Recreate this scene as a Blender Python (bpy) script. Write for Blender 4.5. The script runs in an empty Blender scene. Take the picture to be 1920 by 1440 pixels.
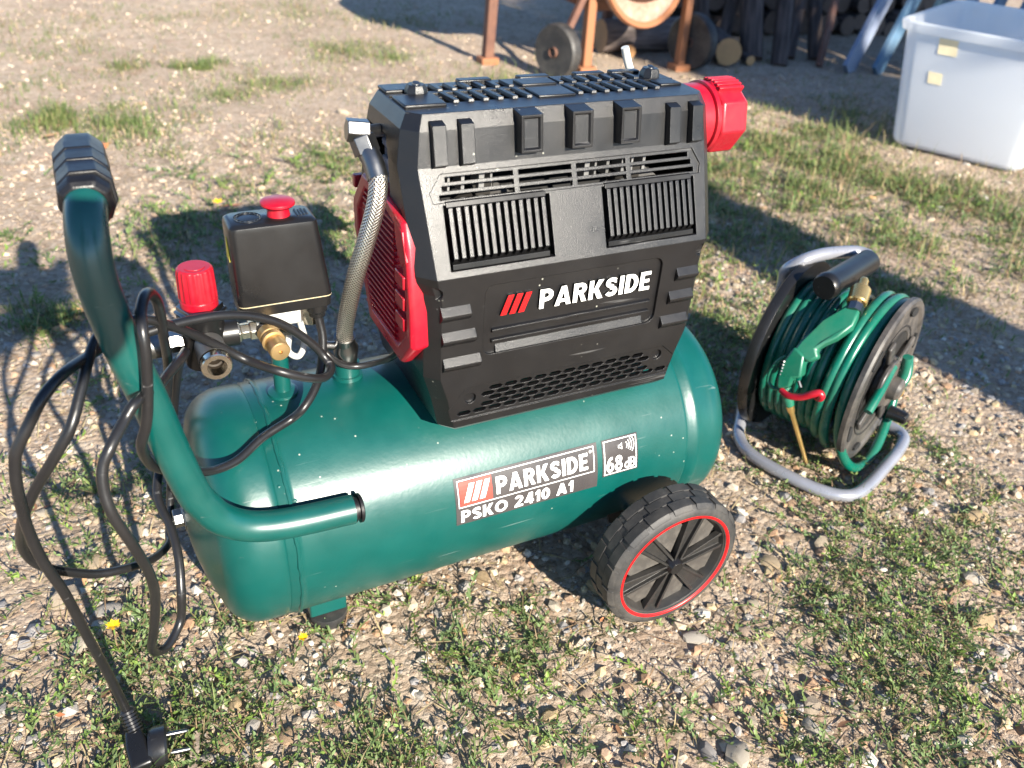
import bpy, bmesh, math, random
import numpy as np
from mathutils import Vector, Matrix, noise
rnd = random.Random(7)
sc = bpy.context.scene
COL = sc.collection
# ------------------------------------------------------------------ camera
cam_data = bpy.data.cameras.new('camera')
cam = bpy.data.objects.new('camera', cam_data)
COL.objects.link(cam)
CR, CU, CF = Vector((0.8939, -0.4438, 0.0624)), Vector((0.1960, 0.5125, 0.8360)), Vector((0.4030, 0.7351, -0.5451))
CP = Vector((-0.3341, -0.6975, 0.7388))
cam.matrix_world = Matrix(((CR.x, CU.x, -CF.x, CP.x), (CR.y, CU.y, -CF.y, CP.y), (CR.z, CU.z, -CF.z, CP.z), (0, 0, 0, 1)))
cam_data.sensor_width = 36.0
cam_data.lens = 30.04
cam_data.clip_start = 0.01
cam_data.clip_end = 400.0
cam_data.dof.use_dof = True
cam_data.dof.focus_distance = 0.80
cam_data.dof.aperture_fstop = 7.0
sc.camera = cam
# ------------------------------------------------------------------ light
SUN_EL, SUN_AZ = math.radians(25.5), math.radians(6.5)      # azimuth measured from -Y towards +X
sun_dir = Vector((math.sin(SUN_AZ) * math.cos(SUN_EL), -math.cos(SUN_AZ) * math.cos(SUN_EL), math.sin(SUN_EL)))
world = bpy.data.worlds.new('World')
sc.world = world
world.use_nodes = True
wn = world.node_tree
for n in list(wn.nodes):
    wn.nodes.remove(n)
w_out = wn.nodes.new('ShaderNodeOutputWorld')
w_bg = wn.nodes.new('ShaderNodeBackground')
w_sky = wn.nodes.new('ShaderNodeTexSky')
w_sky.sky_type = 'NISHITA'
w_sky.sun_disc = False
w_sky.sun_elevation = SUN_EL
w_sky.sun_rotation = math.atan2(sun_dir.x, sun_dir.y)
w_sky.ozone_density = 4.0
w_sky.dust_density = 0.1
w_sky.altitude = 1500.0
w_bg.inputs['Strength'].default_value = 0.092
wn.links.new(w_sky.outputs[0], w_bg.inputs['Color'])
wn.links.new(w_bg.outputs[0], w_out.inputs['Surface'])
sun_data = bpy.data.lights.new('sun', 'SUN')
sun_data.energy = 5.0
sun_data.angle = math.radians(0.53)
sun_data.color = (1.0, 0.92, 0.79)
sun = bpy.data.objects.new('sun', sun_data)
COL.objects.link(sun)
sun.rotation_euler = (-sun_dir).to_track_quat('-Z', 'Y').to_euler()
sc.view_settings.view_transform = 'Standard'
sc.view_settings.look = 'None'
sc.view_settings.gamma = 1.0
sc.view_settings.use_curve_mapping = False
sc.view_settings.exposure = 1.50
sc.render.engine = 'CYCLES'
sc.cycles.use_denoising = True
sc.cycles.max_bounces = 8

# ------------------------------------------------------------------ helpers
W = {}                                     # world matrix of every object made here


def link(o, parent=None, M=None):
    COL.objects.link(o)
    M = M or Matrix.Identity(4)
    if parent is not None:
        o.parent = parent
        o.matrix_parent_inverse = W[parent.name].inverted()
    o.matrix_basis = M
    W[o.name] = M
    return o


def tag(o, label=None, cat=None, group=None, kind=None):
    if label: o['label'] = label
    if cat: o['category'] = cat
    if group: o['group'] = group
    if kind: o['kind'] = kind
    return o


def thing(name, label, cat, loc=(0, 0, 0), group=None):
    o = bpy.data.objects.new(name, None)
    o.empty_display_size = 0.05
    link(o, None, Matrix.Translation(Vector(loc)))
    return tag(o, label, cat, group)


def V(*a):
    return Vector(a)


def catmull(pts, n=8, closed=False):
    pts = [Vector(p) for p in pts]
    out = []
    m = len(pts)
    for i in range(m if closed else m - 1):
        if closed:
            p0, p1, p2, p3 = pts[(i - 1) % m], pts[i], pts[(i + 1) % m], pts[(i + 2) % m]
        else:
            p1, p2 = pts[i], pts[i + 1]
            p0 = pts[i - 1] if i > 0 else p1 * 2 - p2
            p3 = pts[i + 2] if i + 2 < m else p2 * 2 - p1
        for k in range(n):
            t = k / n
            out.append(0.5 * ((2 * p1) + (p2 - p0) * t + (2 * p0 - 5 * p1 + 4 * p2 - p3) * t * t + (3 * p1 - p0 - 3 * p2 + p3) * t ** 3))
    if not closed:
        out.append(pts[-1])
    return out


def frame_of(axis):
    a = Vector(axis).normalized()
    h = Vector((0, 0, 1)) if abs(a.z) < 0.9 else Vector((1, 0, 0))
    u = a.cross(h).normalized()
    return a, u, a.cross(u).normalized()


class G:
    """collects faces; build() links them as ONE mesh object"""
    def __init__(s):
        s.v, s.f, s.uv = [], [], []

    def add(s, verts, faces, uvs=None):
        o = len(s.v)
        s.v += [tuple(p) for p in verts]
        for i, f in enumerate(faces):
            s.f.append(tuple(o + k for k in f))
            s.uv.append(uvs[i] if uvs else [(0, 0)] * len(f))
        return s

    def box(s, x0, x1, y0, y1, z0, z1):
        v = [(x0, y0, z0), (x1, y0, z0), (x1, y1, z0), (x0, y1, z0), (x0, y0, z1), (x1, y0, z1), (x1, y1, z1), (x0, y1, z1)]
        return s.add(v, [(0, 3, 2, 1), (4, 5, 6, 7), (0, 1, 5, 4), (1, 2, 6, 5), (2, 3, 7, 6), (3, 0, 4, 7)])

    def bar(s, p, q, w, h, up=(0, 0, 1)):
        p, q = Vector(p), Vector(q)
        a = (q - p).normalized()
        u = a.cross(Vector(up)).normalized()
        t = u.cross(a)
        v = [c + u * (i * w / 2) + t * (j * h / 2) for c in (p, q) for i, j in ((-1, -1), (1, -1), (1, 1), (-1, 1))]
        return s.add(v, [(0, 1, 2, 3), (7, 6, 5, 4), (0, 4, 5, 1), (1, 5, 6, 2), (2, 6, 7, 3), (3, 7, 4, 0)])

    def prism(s, poly, vec):
        """poly: 3D points of a planar polygon, extruded along vec"""
        poly = [Vector(p) for p in poly]
        vec = Vector(vec)
        n = len(poly)
        v = poly + [p + vec for p in poly]
        f = [tuple(range(n))[::-1], tuple(range(n, 2 * n))] + [(i, (i + 1) % n, n + (i + 1) % n, n + i) for i in range(n)]
        return s.add(v, f)

    def loft(s, rings, close=True):
        n = len(rings[0])
        v = [p for r in rings for p in r]
        f, uv = [], []
        for k in range(len(rings) - 1):
            for i in range(n):
                j = (i + 1) % n
                f.append((k * n + i, k * n + j, (k + 1) * n + j, (k + 1) * n + i))
                uv.append([(i / n, k), ((i + 1) / n, k), ((i + 1) / n, k + 1), (i / n, k + 1)])
        if close:
            f += [tuple(range(n))[::-1], tuple((len(rings) - 1) * n + i for i in range(n))]
            uv += [[(0, 0)] * n, [(0, 0)] * n]
        return s.add(v, f, uv)

    def tube(s, path, r, seg=12, caps=True, closed=False):
        path = [Vector(p) for p in path]
        m = len(path)
        rs = r if isinstance(r, (list, tuple)) else [r] * m
        tang = []
        for i in range(m):
            if closed:
                t = path[(i + 1) % m] - path[(i - 1) % m]
            else:
                t = path[min(i + 1, m - 1)] - path[max(i - 1, 0)]
            tang.append(t.normalized())
        _, u, _w = frame_of(tang[0])
        v, L = [], 0.0
        Ls = []
        for i in range(m):
            if i:
                q = tang[i - 1].rotation_difference(tang[i])
                u = (q @ u)
                u = (u - tang[i] * u.dot(tang[i])).normalized()
                L += (path[i] - path[i - 1]).length
            Ls.append(L)
            w = tang[i].cross(u)
            for k in range(seg):
                a = 2 * math.pi * k / seg
                v.append(path[i] + (u * math.cos(a) + w * math.sin(a)) * rs[i])
        f, uv = [], []
        for i in range(m if closed else m - 1):
            i2 = (i + 1) % m
            for k in range(seg):
                j = (k + 1) % seg
                f.append((i * seg + k, i * seg + j, i2 * seg + j, i2 * seg + k))
                uv.append([(k / seg, Ls[i]), ((k + 1) / seg, Ls[i]), ((k + 1) / seg, Ls[i2]), (k / seg, Ls[i2])])
        if caps and not closed:
            f += [tuple(range(seg))[::-1], tuple((m - 1) * seg + k for k in range(seg))]
            uv += [[(0, 0)] * seg, [(0, 0)] * seg]
        return s.add(v, f, uv)

    def lathe(s, prof, org=(0, 0, 0), axis=(0, 0, 1), seg=32, caps=True, phase=0.0, arc=None):
        """prof: (distance along axis, radius)"""
        a, u, w = frame_of(axis)
        org = Vector(org)
        v, f, uv = [], [], []
        for d, r in prof:
            for k in range(seg):
                t = 2 * math.pi * k / seg + phase
                v.append(org + a * d + (u * math.cos(t) + w * math.sin(t)) * max(r, 1e-5))
        for i in range(len(prof) - 1):
            for k in range(seg):
                j = (k + 1) % seg
                f.append((i * seg + k, i * seg + j, (i + 1) * seg + j, (i + 1) * seg + k))
                uv.append([(k / seg, i), ((k + 1) / seg, i), ((k + 1) / seg, i + 1), (k / seg, i + 1)])
        if caps:
            f += [tuple(range(seg))[::-1], tuple((len(prof) - 1) * seg + k for k in range(seg))]
            uv += [[(0, 0)] * seg, [(0, 0)] * seg]
        return s.add(v, f, uv)

    def mesh(s, name, mat, smooth=35):
        me = bpy.data.meshes.new(name)
        me.from_pydata(s.v, [], s.f)
        uvl = me.uv_layers.new(name='UVMap')
        flat = [c for f in s.uv for q in f for c in q]
        uvl.data.foreach_set('uv', flat)
        bm = bmesh.new()
        bm.from_mesh(me)
        bmesh.ops.recalc_face_normals(bm, faces=bm.faces)
        bm.to_mesh(me)
        bm.free()
        if smooth:
            me.polygons.foreach_set('use_smooth', [True] * len(me.polygons))
            me.set_sharp_from_angle(angle=math.radians(smooth))
        if mat: me.materials.append(mat)
        return me

    def build(s, name, mat, parent=None, M=None, smooth=35, bevel=0.0, seg=2):
        o = bpy.data.objects.new(name, s.mesh(name, mat, smooth))
        link(o, parent, M)
        if bevel:
            b = o.modifiers.new('bevel', 'BEVEL')
            b.width = bevel
            b.segments = seg
            b.limit_method = 'ANGLE'
            b.angle_limit = math.radians(32)
        return o


def rrect(x0, x1, z0, z1, r, n=5):
    """rounded rectangle, list of 2D points"""
    pts = []
    for cx, cz, a0 in ((x1 - r, z1 - r, 0), (x0 + r, z1 - r, 90), (x0 + r, z0 + r, 180), (x1 - r, z0 + r, 270)):
        for k in range(n + 1):
            a = math.radians(a0 + 90 * k / n)
            pts.append((cx + r * math.cos(a), cz + r * math.sin(a)))
    return pts


# ------------------------------------------------------------------ materials
def new_mat(name):
    m = bpy.data.materials.new(name)
    m.use_nodes = True
    nt = m.node_tree
    return m, nt, nt.nodes['Principled BSDF']


def N(nt, t, **kw):
    n = nt.nodes.new(t)
    for k, v in kw.items():
        setattr(n, k, v)
    return n


def mixcol(nt, fac, a, b, blend='MIX'):
    n = N(nt, 'ShaderNodeMix', data_type='RGBA', blend_type=blend)
    for sock, val in ((n.inputs[0], fac), (n.inputs[6], a), (n.inputs[7], b)):
        if hasattr(val, 'is_linked') or hasattr(val, 'links'):
            nt.links.new(val, sock)
        elif isinstance(val, (int, float)):
            sock.default_value = val
        else:
            sock.default_value = (*val, 1)
    return n.outputs[2]


def noise_tex(nt, scale, detail=4, rough=0.55, coord='Object', dist=0.0):
    tc = N(nt, 'ShaderNodeTexCoord')
    n = N(nt, 'ShaderNodeTexNoise')
    n.inputs['Scale'].default_value = scale
    n.inputs['Detail'].default_value = detail
    n.inputs['Roughness'].default_value = rough
    n.inputs['Distortion'].default_value = dist
    nt.links.new(tc.outputs[coord], n.inputs['Vector'])
    return n.outputs['Fac']


def ramp(nt, src, stops):
    r = N(nt, 'ShaderNodeValToRGB')
    e = r.color_ramp.elements
    e[0].position, e[1].position = stops[0][0], stops[-1][0]
    c = lambda v: (v, v, v, 1) if isinstance(v, (int, float)) else (*v, 1)
    e[0].color, e[1].color = c(stops[0][1]), c(stops[-1][1])
    for p, v in stops[1:-1]:
        q = e.new(p)
        q.color = c(v)
    nt.links.new(src, r.inputs[0])
    return r.outputs[0]


def plastic(name, col, rough=0.4, grain=0.0, gscale=2500, dust=0.0, dustcol=(0.32, 0.27, 0.21), bevel=0.0, metal=0.0, coat=0.0, spec=0.5, wear=0.0, speck=0.0, rvar=0.12, dscale=14):
    """paint, plastic, rubber and metal: base colour with uneven gloss, fine grain, dust and light wear"""
    m, nt, b = new_mat(name)
    L = nt.links.new
    big = noise_tex(nt, 22, 5, 0.6)
    fine = noise_tex(nt, 160, 4, 0.7)
    colr = mixcol(nt, ramp(nt, big, [(0.3, 0.0), (0.7, 1.0)]), tuple(c * 0.9 for c in col), tuple(min(1, c * 1.1) for c in col))
    if wear:
        tc = N(nt, 'ShaderNodeTexCoord')
        mp = N(nt, 'ShaderNodeMapping')
        mp.inputs['Rotation'].default_value = (0.3, 0.4, 0.9)
        mp.inputs['Scale'].default_value = (9, 170, 170)
        L(tc.outputs['Object'], mp.inputs[0])
        ns = N(nt, 'ShaderNodeTexNoise')
        ns.inputs['Scale'].default_value = 1.0
        ns.inputs['Detail'].default_value = 3
        L(mp.outputs[0], ns.inputs['Vector'])
        scr = ramp(nt, ns.outputs['Fac'], [(0.70, 0.0), (0.76, 1.0)])
        mu = N(nt, 'ShaderNodeMath', operation='MULTIPLY')
        mu.inputs[1].default_value = wear
        L(scr, mu.inputs[0])
        colr = mixcol(nt, mu.outputs[0], colr, tuple(min(1, c * 0.6 + 0.2) for c in col))
    if dust:
        dn = noise_tex(nt, dscale, 8, 0.72)
        dm = ramp(nt, dn, [(0.42, 0.0), (0.78, 1.0)])
        mu = N(nt, 'ShaderNodeMath', operation='MULTIPLY')
        mu.inputs[1].default_value = dust
        L(dm, mu.inputs[0])
        colr = mixcol(nt, mu.outputs[0], colr, dustcol)
    if speck:
        tc = N(nt, 'ShaderNodeTexCoord')
        vo = N(nt, 'ShaderNodeTexVoronoi')
        vo.inputs['Scale'].default_value = 75
        L(tc.outputs['Object'], vo.inputs['Vector'])
        sp = ramp(nt, vo.outputs['Distance'], [(0.05, 1.0), (0.085, 0.0)])
        gate = ramp(nt, noise_tex(nt, 9, 2, 0.5), [(0.52, 0.0), (0.6, 1.0)])
        mu = N(nt, 'ShaderNodeMath', operation='MULTIPLY')
        L(sp, mu.inputs[0]); L(gate, mu.inputs[1])
        mu2 = N(nt, 'ShaderNodeMath', operation='MULTIPLY')
        L(mu.outputs[0], mu2.inputs[0]); mu2.inputs[1].default_value = speck
        colr = mixcol(nt, mu2.outputs[0], colr, (0.5, 0.5, 0.42))
    L(colr, b.inputs['Base Color'])
    rr = ramp(nt, big, [(0.25, max(0.03, rough - rvar)), (0.8, min(1, rough + rvar))])
    L(rr, b.inputs['Roughness'])
    b.inputs['Metallic'].default_value = metal
    b.inputs['Specular IOR Level'].default_value = spec
    b.inputs['Coat Weight'].default_value = coat
    b.inputs['Coat Roughness'].default_value = 0.12
    nrm = None
    if bevel:
        bv = N(nt, 'ShaderNodeBevel')
        bv.samples = 4
        bv.inputs['Radius'].default_value = bevel
        nrm = bv.outputs[0]
    if grain:
        gt = noise_tex(nt, gscale, 2, 0.5)
        bu = N(nt, 'ShaderNodeBump')
        bu.inputs['Strength'].default_value = grain
        bu.inputs['Distance'].default_value = 0.0006
        L(gt, bu.inputs['Height'])
        if nrm: L(nrm, bu.inputs['Normal'])
        nrm = bu.outputs[0]
    if nrm: L(nrm, b.inputs['Normal'])
    return m


MT = {}
MT['green'] = plastic('green_enamel', (0.0, 0.062, 0.054), 0.34, spec=0.6, grain=0.14, gscale=230, dust=0.07, dustcol=(0.10, 0.15, 0.13), wear=0.40, speck=0.6, coat=0.0, rvar=0.05, dscale=9)
MT['green_tube'] = plastic('green_tube_enamel', (0.0, 0.062, 0.054), 0.32, spec=0.8, grain=0.03, gscale=500, dust=0.05, dustcol=(0.22, 0.30, 0.24), wear=0.3, rvar=0.06)
MT['black'] = plastic('black_plastic', (0.0058, 0.0058, 0.0066), 0.34, spec=0.6, grain=0.30, gscale=1500, dust=0.015, bevel=0.0011, wear=0.25, rvar=0.08, speck=0.5)
MT['black_smooth'] = plastic('black_smooth_plastic', (0.0075, 0.0075, 0.008), 0.32, grain=0.06, gscale=900, dust=0.012, bevel=0.0008, wear=0.5, rvar=0.08)
MT['rubber'] = plastic('black_rubber', (0.020, 0.020, 0.021), 0.60, grain=0.35, gscale=700, dust=0.55, dustcol=(0.15, 0.135, 0.115), bevel=0.0007)
MT['grip_rubber'] = plastic('grip_rubber', (0.0045, 0.0045, 0.006), 0.45, grain=0.25, gscale=900, dust=0.015, spec=0.45)
MT['rim_black'] = plastic('dusty_black_rim', (0.014, 0.014, 0.014), 0.45, grain=0.2, gscale=900, dust=0.4, dustcol=(0.11, 0.095, 0.08), bevel=0.0008)
MT['rim_dusty'] = plastic('dust_covered_rim', (0.05, 0.045, 0.04), 0.6, grain=0.2, gscale=900, dust=0.8, dustcol=(0.15, 0.135, 0.115), dscale=40)
MT['cord'] = plastic('black_cord_sheath', (0.010, 0.010, 0.011), 0.34, grain=0.15, gscale=350, dust=0.04, dustcol=(0.2, 0.18, 0.16), wear=0.6, rvar=0.1)
MT['red'] = plastic('red_plastic', (0.33, 0.002, 0.014), 0.34, grain=0.08, gscale=900, dust=0.16, dustcol=(0.45, 0.16, 0.13), wear=0.25, bevel=0.0009)
MT['red_flat'] = plastic('red_print', (0.48, 0.006, 0.008), 0.4)
MT['red_label'] = plastic('red_label_print', (0.60, 0.045, 0.03), 0.42)
MT['white_print'] = plastic('white_print', (0.82, 0.82, 0.80), 0.4)
MT['label_grey'] = plastic('dark_label_film', (0.050, 0.045, 0.045), 0.30, wear=0.12)
MT['steel'] = plastic('zinc_steel', (0.22, 0.22, 0.22), 0.36, metal=1.0, dust=0.2, dustcol=(0.4, 0.37, 0.3))
MT['nickel'] = plastic('nickel_plate', (0.60, 0.56, 0.47), 0.26, metal=1.0, dust=0.2, dustcol=(0.3, 0.25, 0.18))
MT['brass'] = plastic('brass', (0.60, 0.41, 0.19), 0.42, metal=0.9, dust=0.25, dustcol=(0.3, 0.2, 0.1), grain=0.2, gscale=1500)
MT['brass_bright'] = plastic('bright_brass', (0.78, 0.52, 0.20), 0.3, metal=0.9)
MT['alu'] = plastic('cast_aluminium', (0.50, 0.50, 0.50), 0.4, metal=0.85)
MT['frame_grey'] = plastic('grey_frame_lacquer', (0.27, 0.28, 0.32), 0.30, metal=0.35, dust=0.15)
MT['reel_black'] = plastic('dusty_reel_plastic', (0.030, 0.028, 0.027), 0.45, grain=0.1, gscale=900, dust=0.75, dustcol=(0.19, 0.165, 0.14))
MT['hose_green'] = plastic('green_hose', (0.0, 0.105, 0.068), 0.3, grain=0.08, gscale=600, dust=0.1)
MT['gun_green'] = plastic('green_gun_lacquer', (0.006, 0.12, 0.07), 0.35, dust=0.12, bevel=0.0008)
MT['white_plastic'] = plastic('white_nylon', (0.45, 0.45, 0.43), 0.4)
MT['yellow_label'] = plastic('yellow_label', (0.72, 0.60, 0.05), 0.5)
MT['pressboard'] = plastic('beige_gasket', (0.42, 0.36, 0.22), 0.7)
MT['inner_dark'] = plastic('interior_dark', (0.008, 0.008, 0.008), 0.8)


def braid_mat():
    m, nt, b = new_mat('braided_steel')
    L = nt.links.new
    uv = N(nt, 'ShaderNodeUVMap')
    outs = []
    for s_ in (1, -1):
        sep = N(nt, 'ShaderNodeSeparateXYZ')
        L(uv.outputs[0], sep.inputs[0])
        a = N(nt, 'ShaderNodeMath', operation='MULTIPLY'); a.inputs[1].default_value = 15.0 * s_
        L(sep.outputs[0], a.inputs[0])
        c = N(nt, 'ShaderNodeMath', operation='MULTIPLY'); c.inputs[1].default_value = 320.0
        L(sep.outputs[1], c.inputs[0])
        d = N(nt, 'ShaderNodeMath', operation='ADD')
        L(a.outputs[0], d.inputs[0]); L(c.outputs[0], d.inputs[1])
        e = N(nt, 'ShaderNodeMath', operation='PINGPONG'); e.inputs[1].default_value = 0.5
        L(d.outputs[0], e.inputs[0])
        outs.append(e.outputs[0])
    mx = N(nt, 'ShaderNodeMath', operation='MAXIMUM')
    L(outs[0], mx.inputs[0]); L(outs[1], mx.inputs[1])
    L(ramp(nt, mx.outputs[0], [(0.2, (0.16, 0.14, 0.11)), (0.42, (0.78, 0.74, 0.66))]), b.inputs['Base Color'])
    b.inputs['Metallic'].default_value = 0.95
    b.inputs['Roughness'].default_value = 0.3
    bu = N(nt, 'ShaderNodeBump')
    bu.inputs['Strength'].default_value = 0.9
    bu.inputs['Distance'].default_value = 0.0012
    L(mx.outputs[0], bu.inputs['Height'])
    L(bu.outputs[0], b.inputs['Normal'])
    return m


MT['braid'] = braid_mat()


def arc2(cx, cy, rx, ry, a0, a1, n=12):
    return [(cx + rx * math.cos(math.radians(a0 + (a1 - a0) * k / n)), cy + ry * math.sin(math.radians(a0 + (a1 - a0) * k / n))) for k in range(n + 1)]


def stroke2(path, t, closed=False):
    """constant-width stroke along a 2D path as a list of quads"""
    m = len(path)
    L_, R_ = [], []
    for i in range(m):
        a = path[(i - 1) % m] if (i or closed) else path[0]
        b = path[(i + 1) % m] if (i < m - 1 or closed) else path[-1]
        dx, dy = b[0] - a[0], b[1] - a[1]
        q = math.hypot(dx, dy) or 1
        nx_, ny_ = -dy / q * t / 2, dx / q * t / 2
        L_.append((path[i][0] + nx_, path[i][1] + ny_)); R_.append((path[i][0] - nx_, path[i][1] - ny_))
    return [[R_[i], R_[(i + 1) % m], L_[(i + 1) % m], L_[i]] for i in range(m if closed else m - 1)]


def rect2(x0, x1, y0, y1):
    return [[(x0, y0), (x1, y0), (x1, y1), (x0, y1)]]


T_ = .205


def glyph_shapes(c, t=T_):
    """strokes of one bold technical letter in a box of height 1; returns (width, [stroke, ...])"""
    h = t / 2
    stem = rect2(0, t, 0, 1)
    bowl = lambda y0, y1, xr, x0=h: stroke2([(x0, y1 - h)] + arc2(xr - (y1 - y0) / 2, (y0 + y1) / 2, (y1 - y0) / 2 - h, (y1 - y0) / 2 - h, 90, -90) + [(x0, y0 + h)], t)
    if c == 'P': return .62, [stem, bowl(.36, 1, .62)]
    if c == 'R': return .65, [stem, bowl(.40, 1, .62), [[(.27, .44), (.42, .0), (.65, .0), (.47, .44)]]]
    if c == 'A': return .76, [[[(0, 0), (.215, 0), (.455, 1), (.27, 1)]], [[(.76, 0), (.545, 0), (.305, 1), (.49, 1)]], rect2(.19, .57, .17, .34)]
    if c == 'K': return .70, [stem, [[(.17, .36), (.42, 1), (.68, 1), (.36, .42)]], [[(.22, .50), (.40, .62), (.70, 0), (.45, 0)]]]
    if c == 'S':
        return .60, [stroke2([(.52, .80)] + arc2(.31, .725, .205, .172, 25, 270, 14)[:-1] + [(.32, .55)] + arc2(.30, .275, .205, .172, 85, -155, 14), t)]
    if c == 'I': return t, [stem]
    if c == 'D': return .64, [stem, stroke2([(h, 1 - h)] + arc2(.26, .5, .38 - h, .5 - h, 90, -90, 16) + [(h, h)], t)]
    if c == 'E': return .52, [stem, rect2(t - .02, .52, 1 - t * .92, 1), rect2(t - .02, .47, .5 - t * .44, .5 + t * .44), rect2(t - .02, .52, 0, t * .92)]
    if c == 'O': return .86, [stroke2(arc2(.43, .5, .43 - h, .5 - h, 0, 360, 32)[:-1], t, True)]
    if c == '0': return .60, [stroke2(arc2(.30, .5, .30 - h, .5 - h, 0, 360, 32)[:-1], t, True)]
    if c == '1': return .34, [rect2(.34 - t, .34, 0, 1), [[(0, .80), (0, .60), (.24, .80), (.24, 1)]]]
    if c == '2': return .58, [stroke2(arc2(.29, .70, .29 - h, .30 - h, 165, -30, 14) + [(.10, .10)], t), rect2(.0, .58, 0, t * .9)]
    if c == '4': return .64, [rect2(.37, .37 + t, 0, 1), [[(.0, .20), (.22, .22), (.50, 1), (.30, 1)]], rect2(0, .64, .18, .18 + t * .85)]
    if c == '6': return .56, [stroke2(arc2(.28, .32, .28 - h, .32 - h, 0, 360, 24)[:-1], t, True), stroke2(arc2(.40, .38, .40 - h, .62 - h, 178, 82, 12), t)]
    if c == '8': return .56, [stroke2(arc2(.28, .275, .28 - h, .295 - h, 0, 360, 24)[:-1], t, True), stroke2(arc2(.28, .745, .25 - h, .255 - h, 0, 360, 24)[:-1], t, True)]
    if c == 'd': return .56, [rect2(.56 - t, .56, 0, 1), stroke2(arc2(.29, .34, .29 - h, .34 - h, 0, 360, 24)[:-1], t, True)]
    if c == 'B': return .60, [stem, bowl(0, .57, .60), bowl(.45, 1, .57)]


def glyph_mesh(c, height, width, bold=0.0, depth=0.0):
    """letter as a mesh in the XY plane, width x height, origin lower left"""
    w0, strokes = glyph_shapes(c, T_ + bold)
    v, f = [], []
    for si, st in enumerate(strokes):
        z = 4e-5 * si
        for q in st:
            i = len(v)
            pts = [(x / w0 * width, y * height) for x, y in q]
            if sum(pts[k][0] * pts[(k + 1) % 4][1] - pts[(k + 1) % 4][0] * pts[k][1] for k in range(4)) < 0: pts = pts[::-1]
            if depth:
                v += [(x, y, 0) for x, y in pts] + [(x, y, depth + z) for x, y in pts]
                f += [(i + 4, i + 5, i + 6, i + 7)] + [(i + k, i + (k + 1) % 4, i + 4 + (k + 1) % 4, i + 4 + k) for k in range(4)]
            else:
                v += [(x, y, z) for x, y in pts]
                f.append((i, i + 1, i + 2, i + 3))
    me = bpy.data.meshes.new('glyph')
    me.from_pydata(v, [], f)
    return me


def boolean_cut(target, cutters):
    for i, c in enumerate(cutters):
        md = target.modifiers.new('cut%d' % i, 'BOOLEAN')
        md.operation = 'DIFFERENCE'
        md.solver = 'EXACT'
        md.object = c
    dg = bpy.context.evaluated_depsgraph_get()
    dg.update()
    me = bpy.data.meshes.new_from_object(target.evaluated_get(dg))
    target.modifiers.clear()
    old = target.data
    target.data = me
    for c in cutters:
        bpy.data.objects.remove(c)
    bpy.data.meshes.remove(old)
    return target
# ================================================================== ground
def fbm(x, y, s=1.0, o=4, seed=0.0):
    v, a, f = 0.0, 0.5, s
    for _ in range(o):
        v += a * noise.noise((x * f + seed, y * f - seed * 0.7, seed))
        a *= 0.5
        f *= 2.03
    return v


def gz(x, y):
    """height of the ground: nearly level, small bumps, softer right under the compressor"""
    h = 0.010 * fbm(x, y, 1.3, 3, 3.1) + 0.006 * fbm(x, y, 9, 3, 5.2)
    return h - 0.004


def axis_coords(lo, hi, step, far, n):
    mid = list(np.arange(lo, hi + 1e-6, step))
    k = np.linspace(0, 1, n + 1)[1:]
    return np.array(list((lo - far * k ** 2.5)[::-1]) + mid + list(hi + far * k ** 2.5))


gx_ = axis_coords(-1.6, 3.2, 0.022, 60, 14)
gy_ = axis_coords(-0.9, 3.6, 0.022, 60, 14)
gv = [(float(x), float(y), gz(x, y)) for y in gy_ for x in gx_]
nx = len(gx_)
gf = [(j * nx + i, j * nx + i + 1, (j + 1) * nx + i + 1, (j + 1) * nx + i) for j in range(len(gy_) - 1) for i in range(nx - 1)]


def ground_mat():
    m, nt, b = new_mat('stony_ground')
    L = nt.links.new
    base = ramp(nt, noise_tex(nt, 2.2, 6, 0.65), [(0.32, (0.37, 0.26, 0.175)), (0.5, (0.52, 0.39, 0.28)), (0.68, (0.61, 0.485, 0.365))])
    red = ramp(nt, noise_tex(nt, 5.5, 5, 0.6, dist=0.4), [(0.52, 0.0), (0.70, 0.7)])
    c = mixcol(nt, red, base, (0.42, 0.235, 0.155))
    humus = ramp(nt, noise_tex(nt, 16, 6, 0.7), [(0.48, 0.0), (0.66, 0.75)])
    c = mixcol(nt, humus, c, (0.17, 0.135, 0.09))
    tc = N(nt, 'ShaderNodeTexCoord')
    vo = N(nt, 'ShaderNodeTexVoronoi')
    vo.inputs['Scale'].default_value = 120
    L(tc.outputs['Object'], vo.inputs['Vector'])
    hs = N(nt, 'ShaderNodeSeparateColor')
    L(vo.outputs['Color'], hs.inputs[0])
    grit = ramp(nt, hs.outputs[0], [(0.0, (0.31, 0.225, 0.16)), (0.5, (0.52, 0.41, 0.31)), (1.0, (0.64, 0.55, 0.45))])
    c = mixcol(nt, 0.55, c, grit)
    L(c, b.inputs['Base Color'])
    b.inputs['Roughness'].default_value = 0.95
    b.inputs['Specular IOR Level'].default_value = 0.15
    dist = ramp(nt, vo.outputs['Distance'], [(0.0, 1.0), (0.8, 0.0)])
    fine = noise_tex(nt, 420, 4, 0.7)
    ad = N(nt, 'ShaderNodeMath', operation='ADD')
    L(dist, ad.inputs[0]); L(fine, ad.inputs[1])
    bu = N(nt, 'ShaderNodeBump')
    bu.inputs['Strength'].default_value = 1.0
    bu.inputs['Distance'].default_value = 0.006
    L(ad.outputs[0], bu.inputs['Height'])
    L(bu.outputs[0], b.inputs['Normal'])
    return m


gm = bpy.data.meshes.new('ground')
gm.from_pydata(gv, [], gf)
gm.polygons.foreach_set('use_smooth', [True] * len(gm.polygons))
gm.materials.append(ground_mat())
ground = link(bpy.data.objects.new('ground', gm))
tag(ground, kind='structure')


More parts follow.
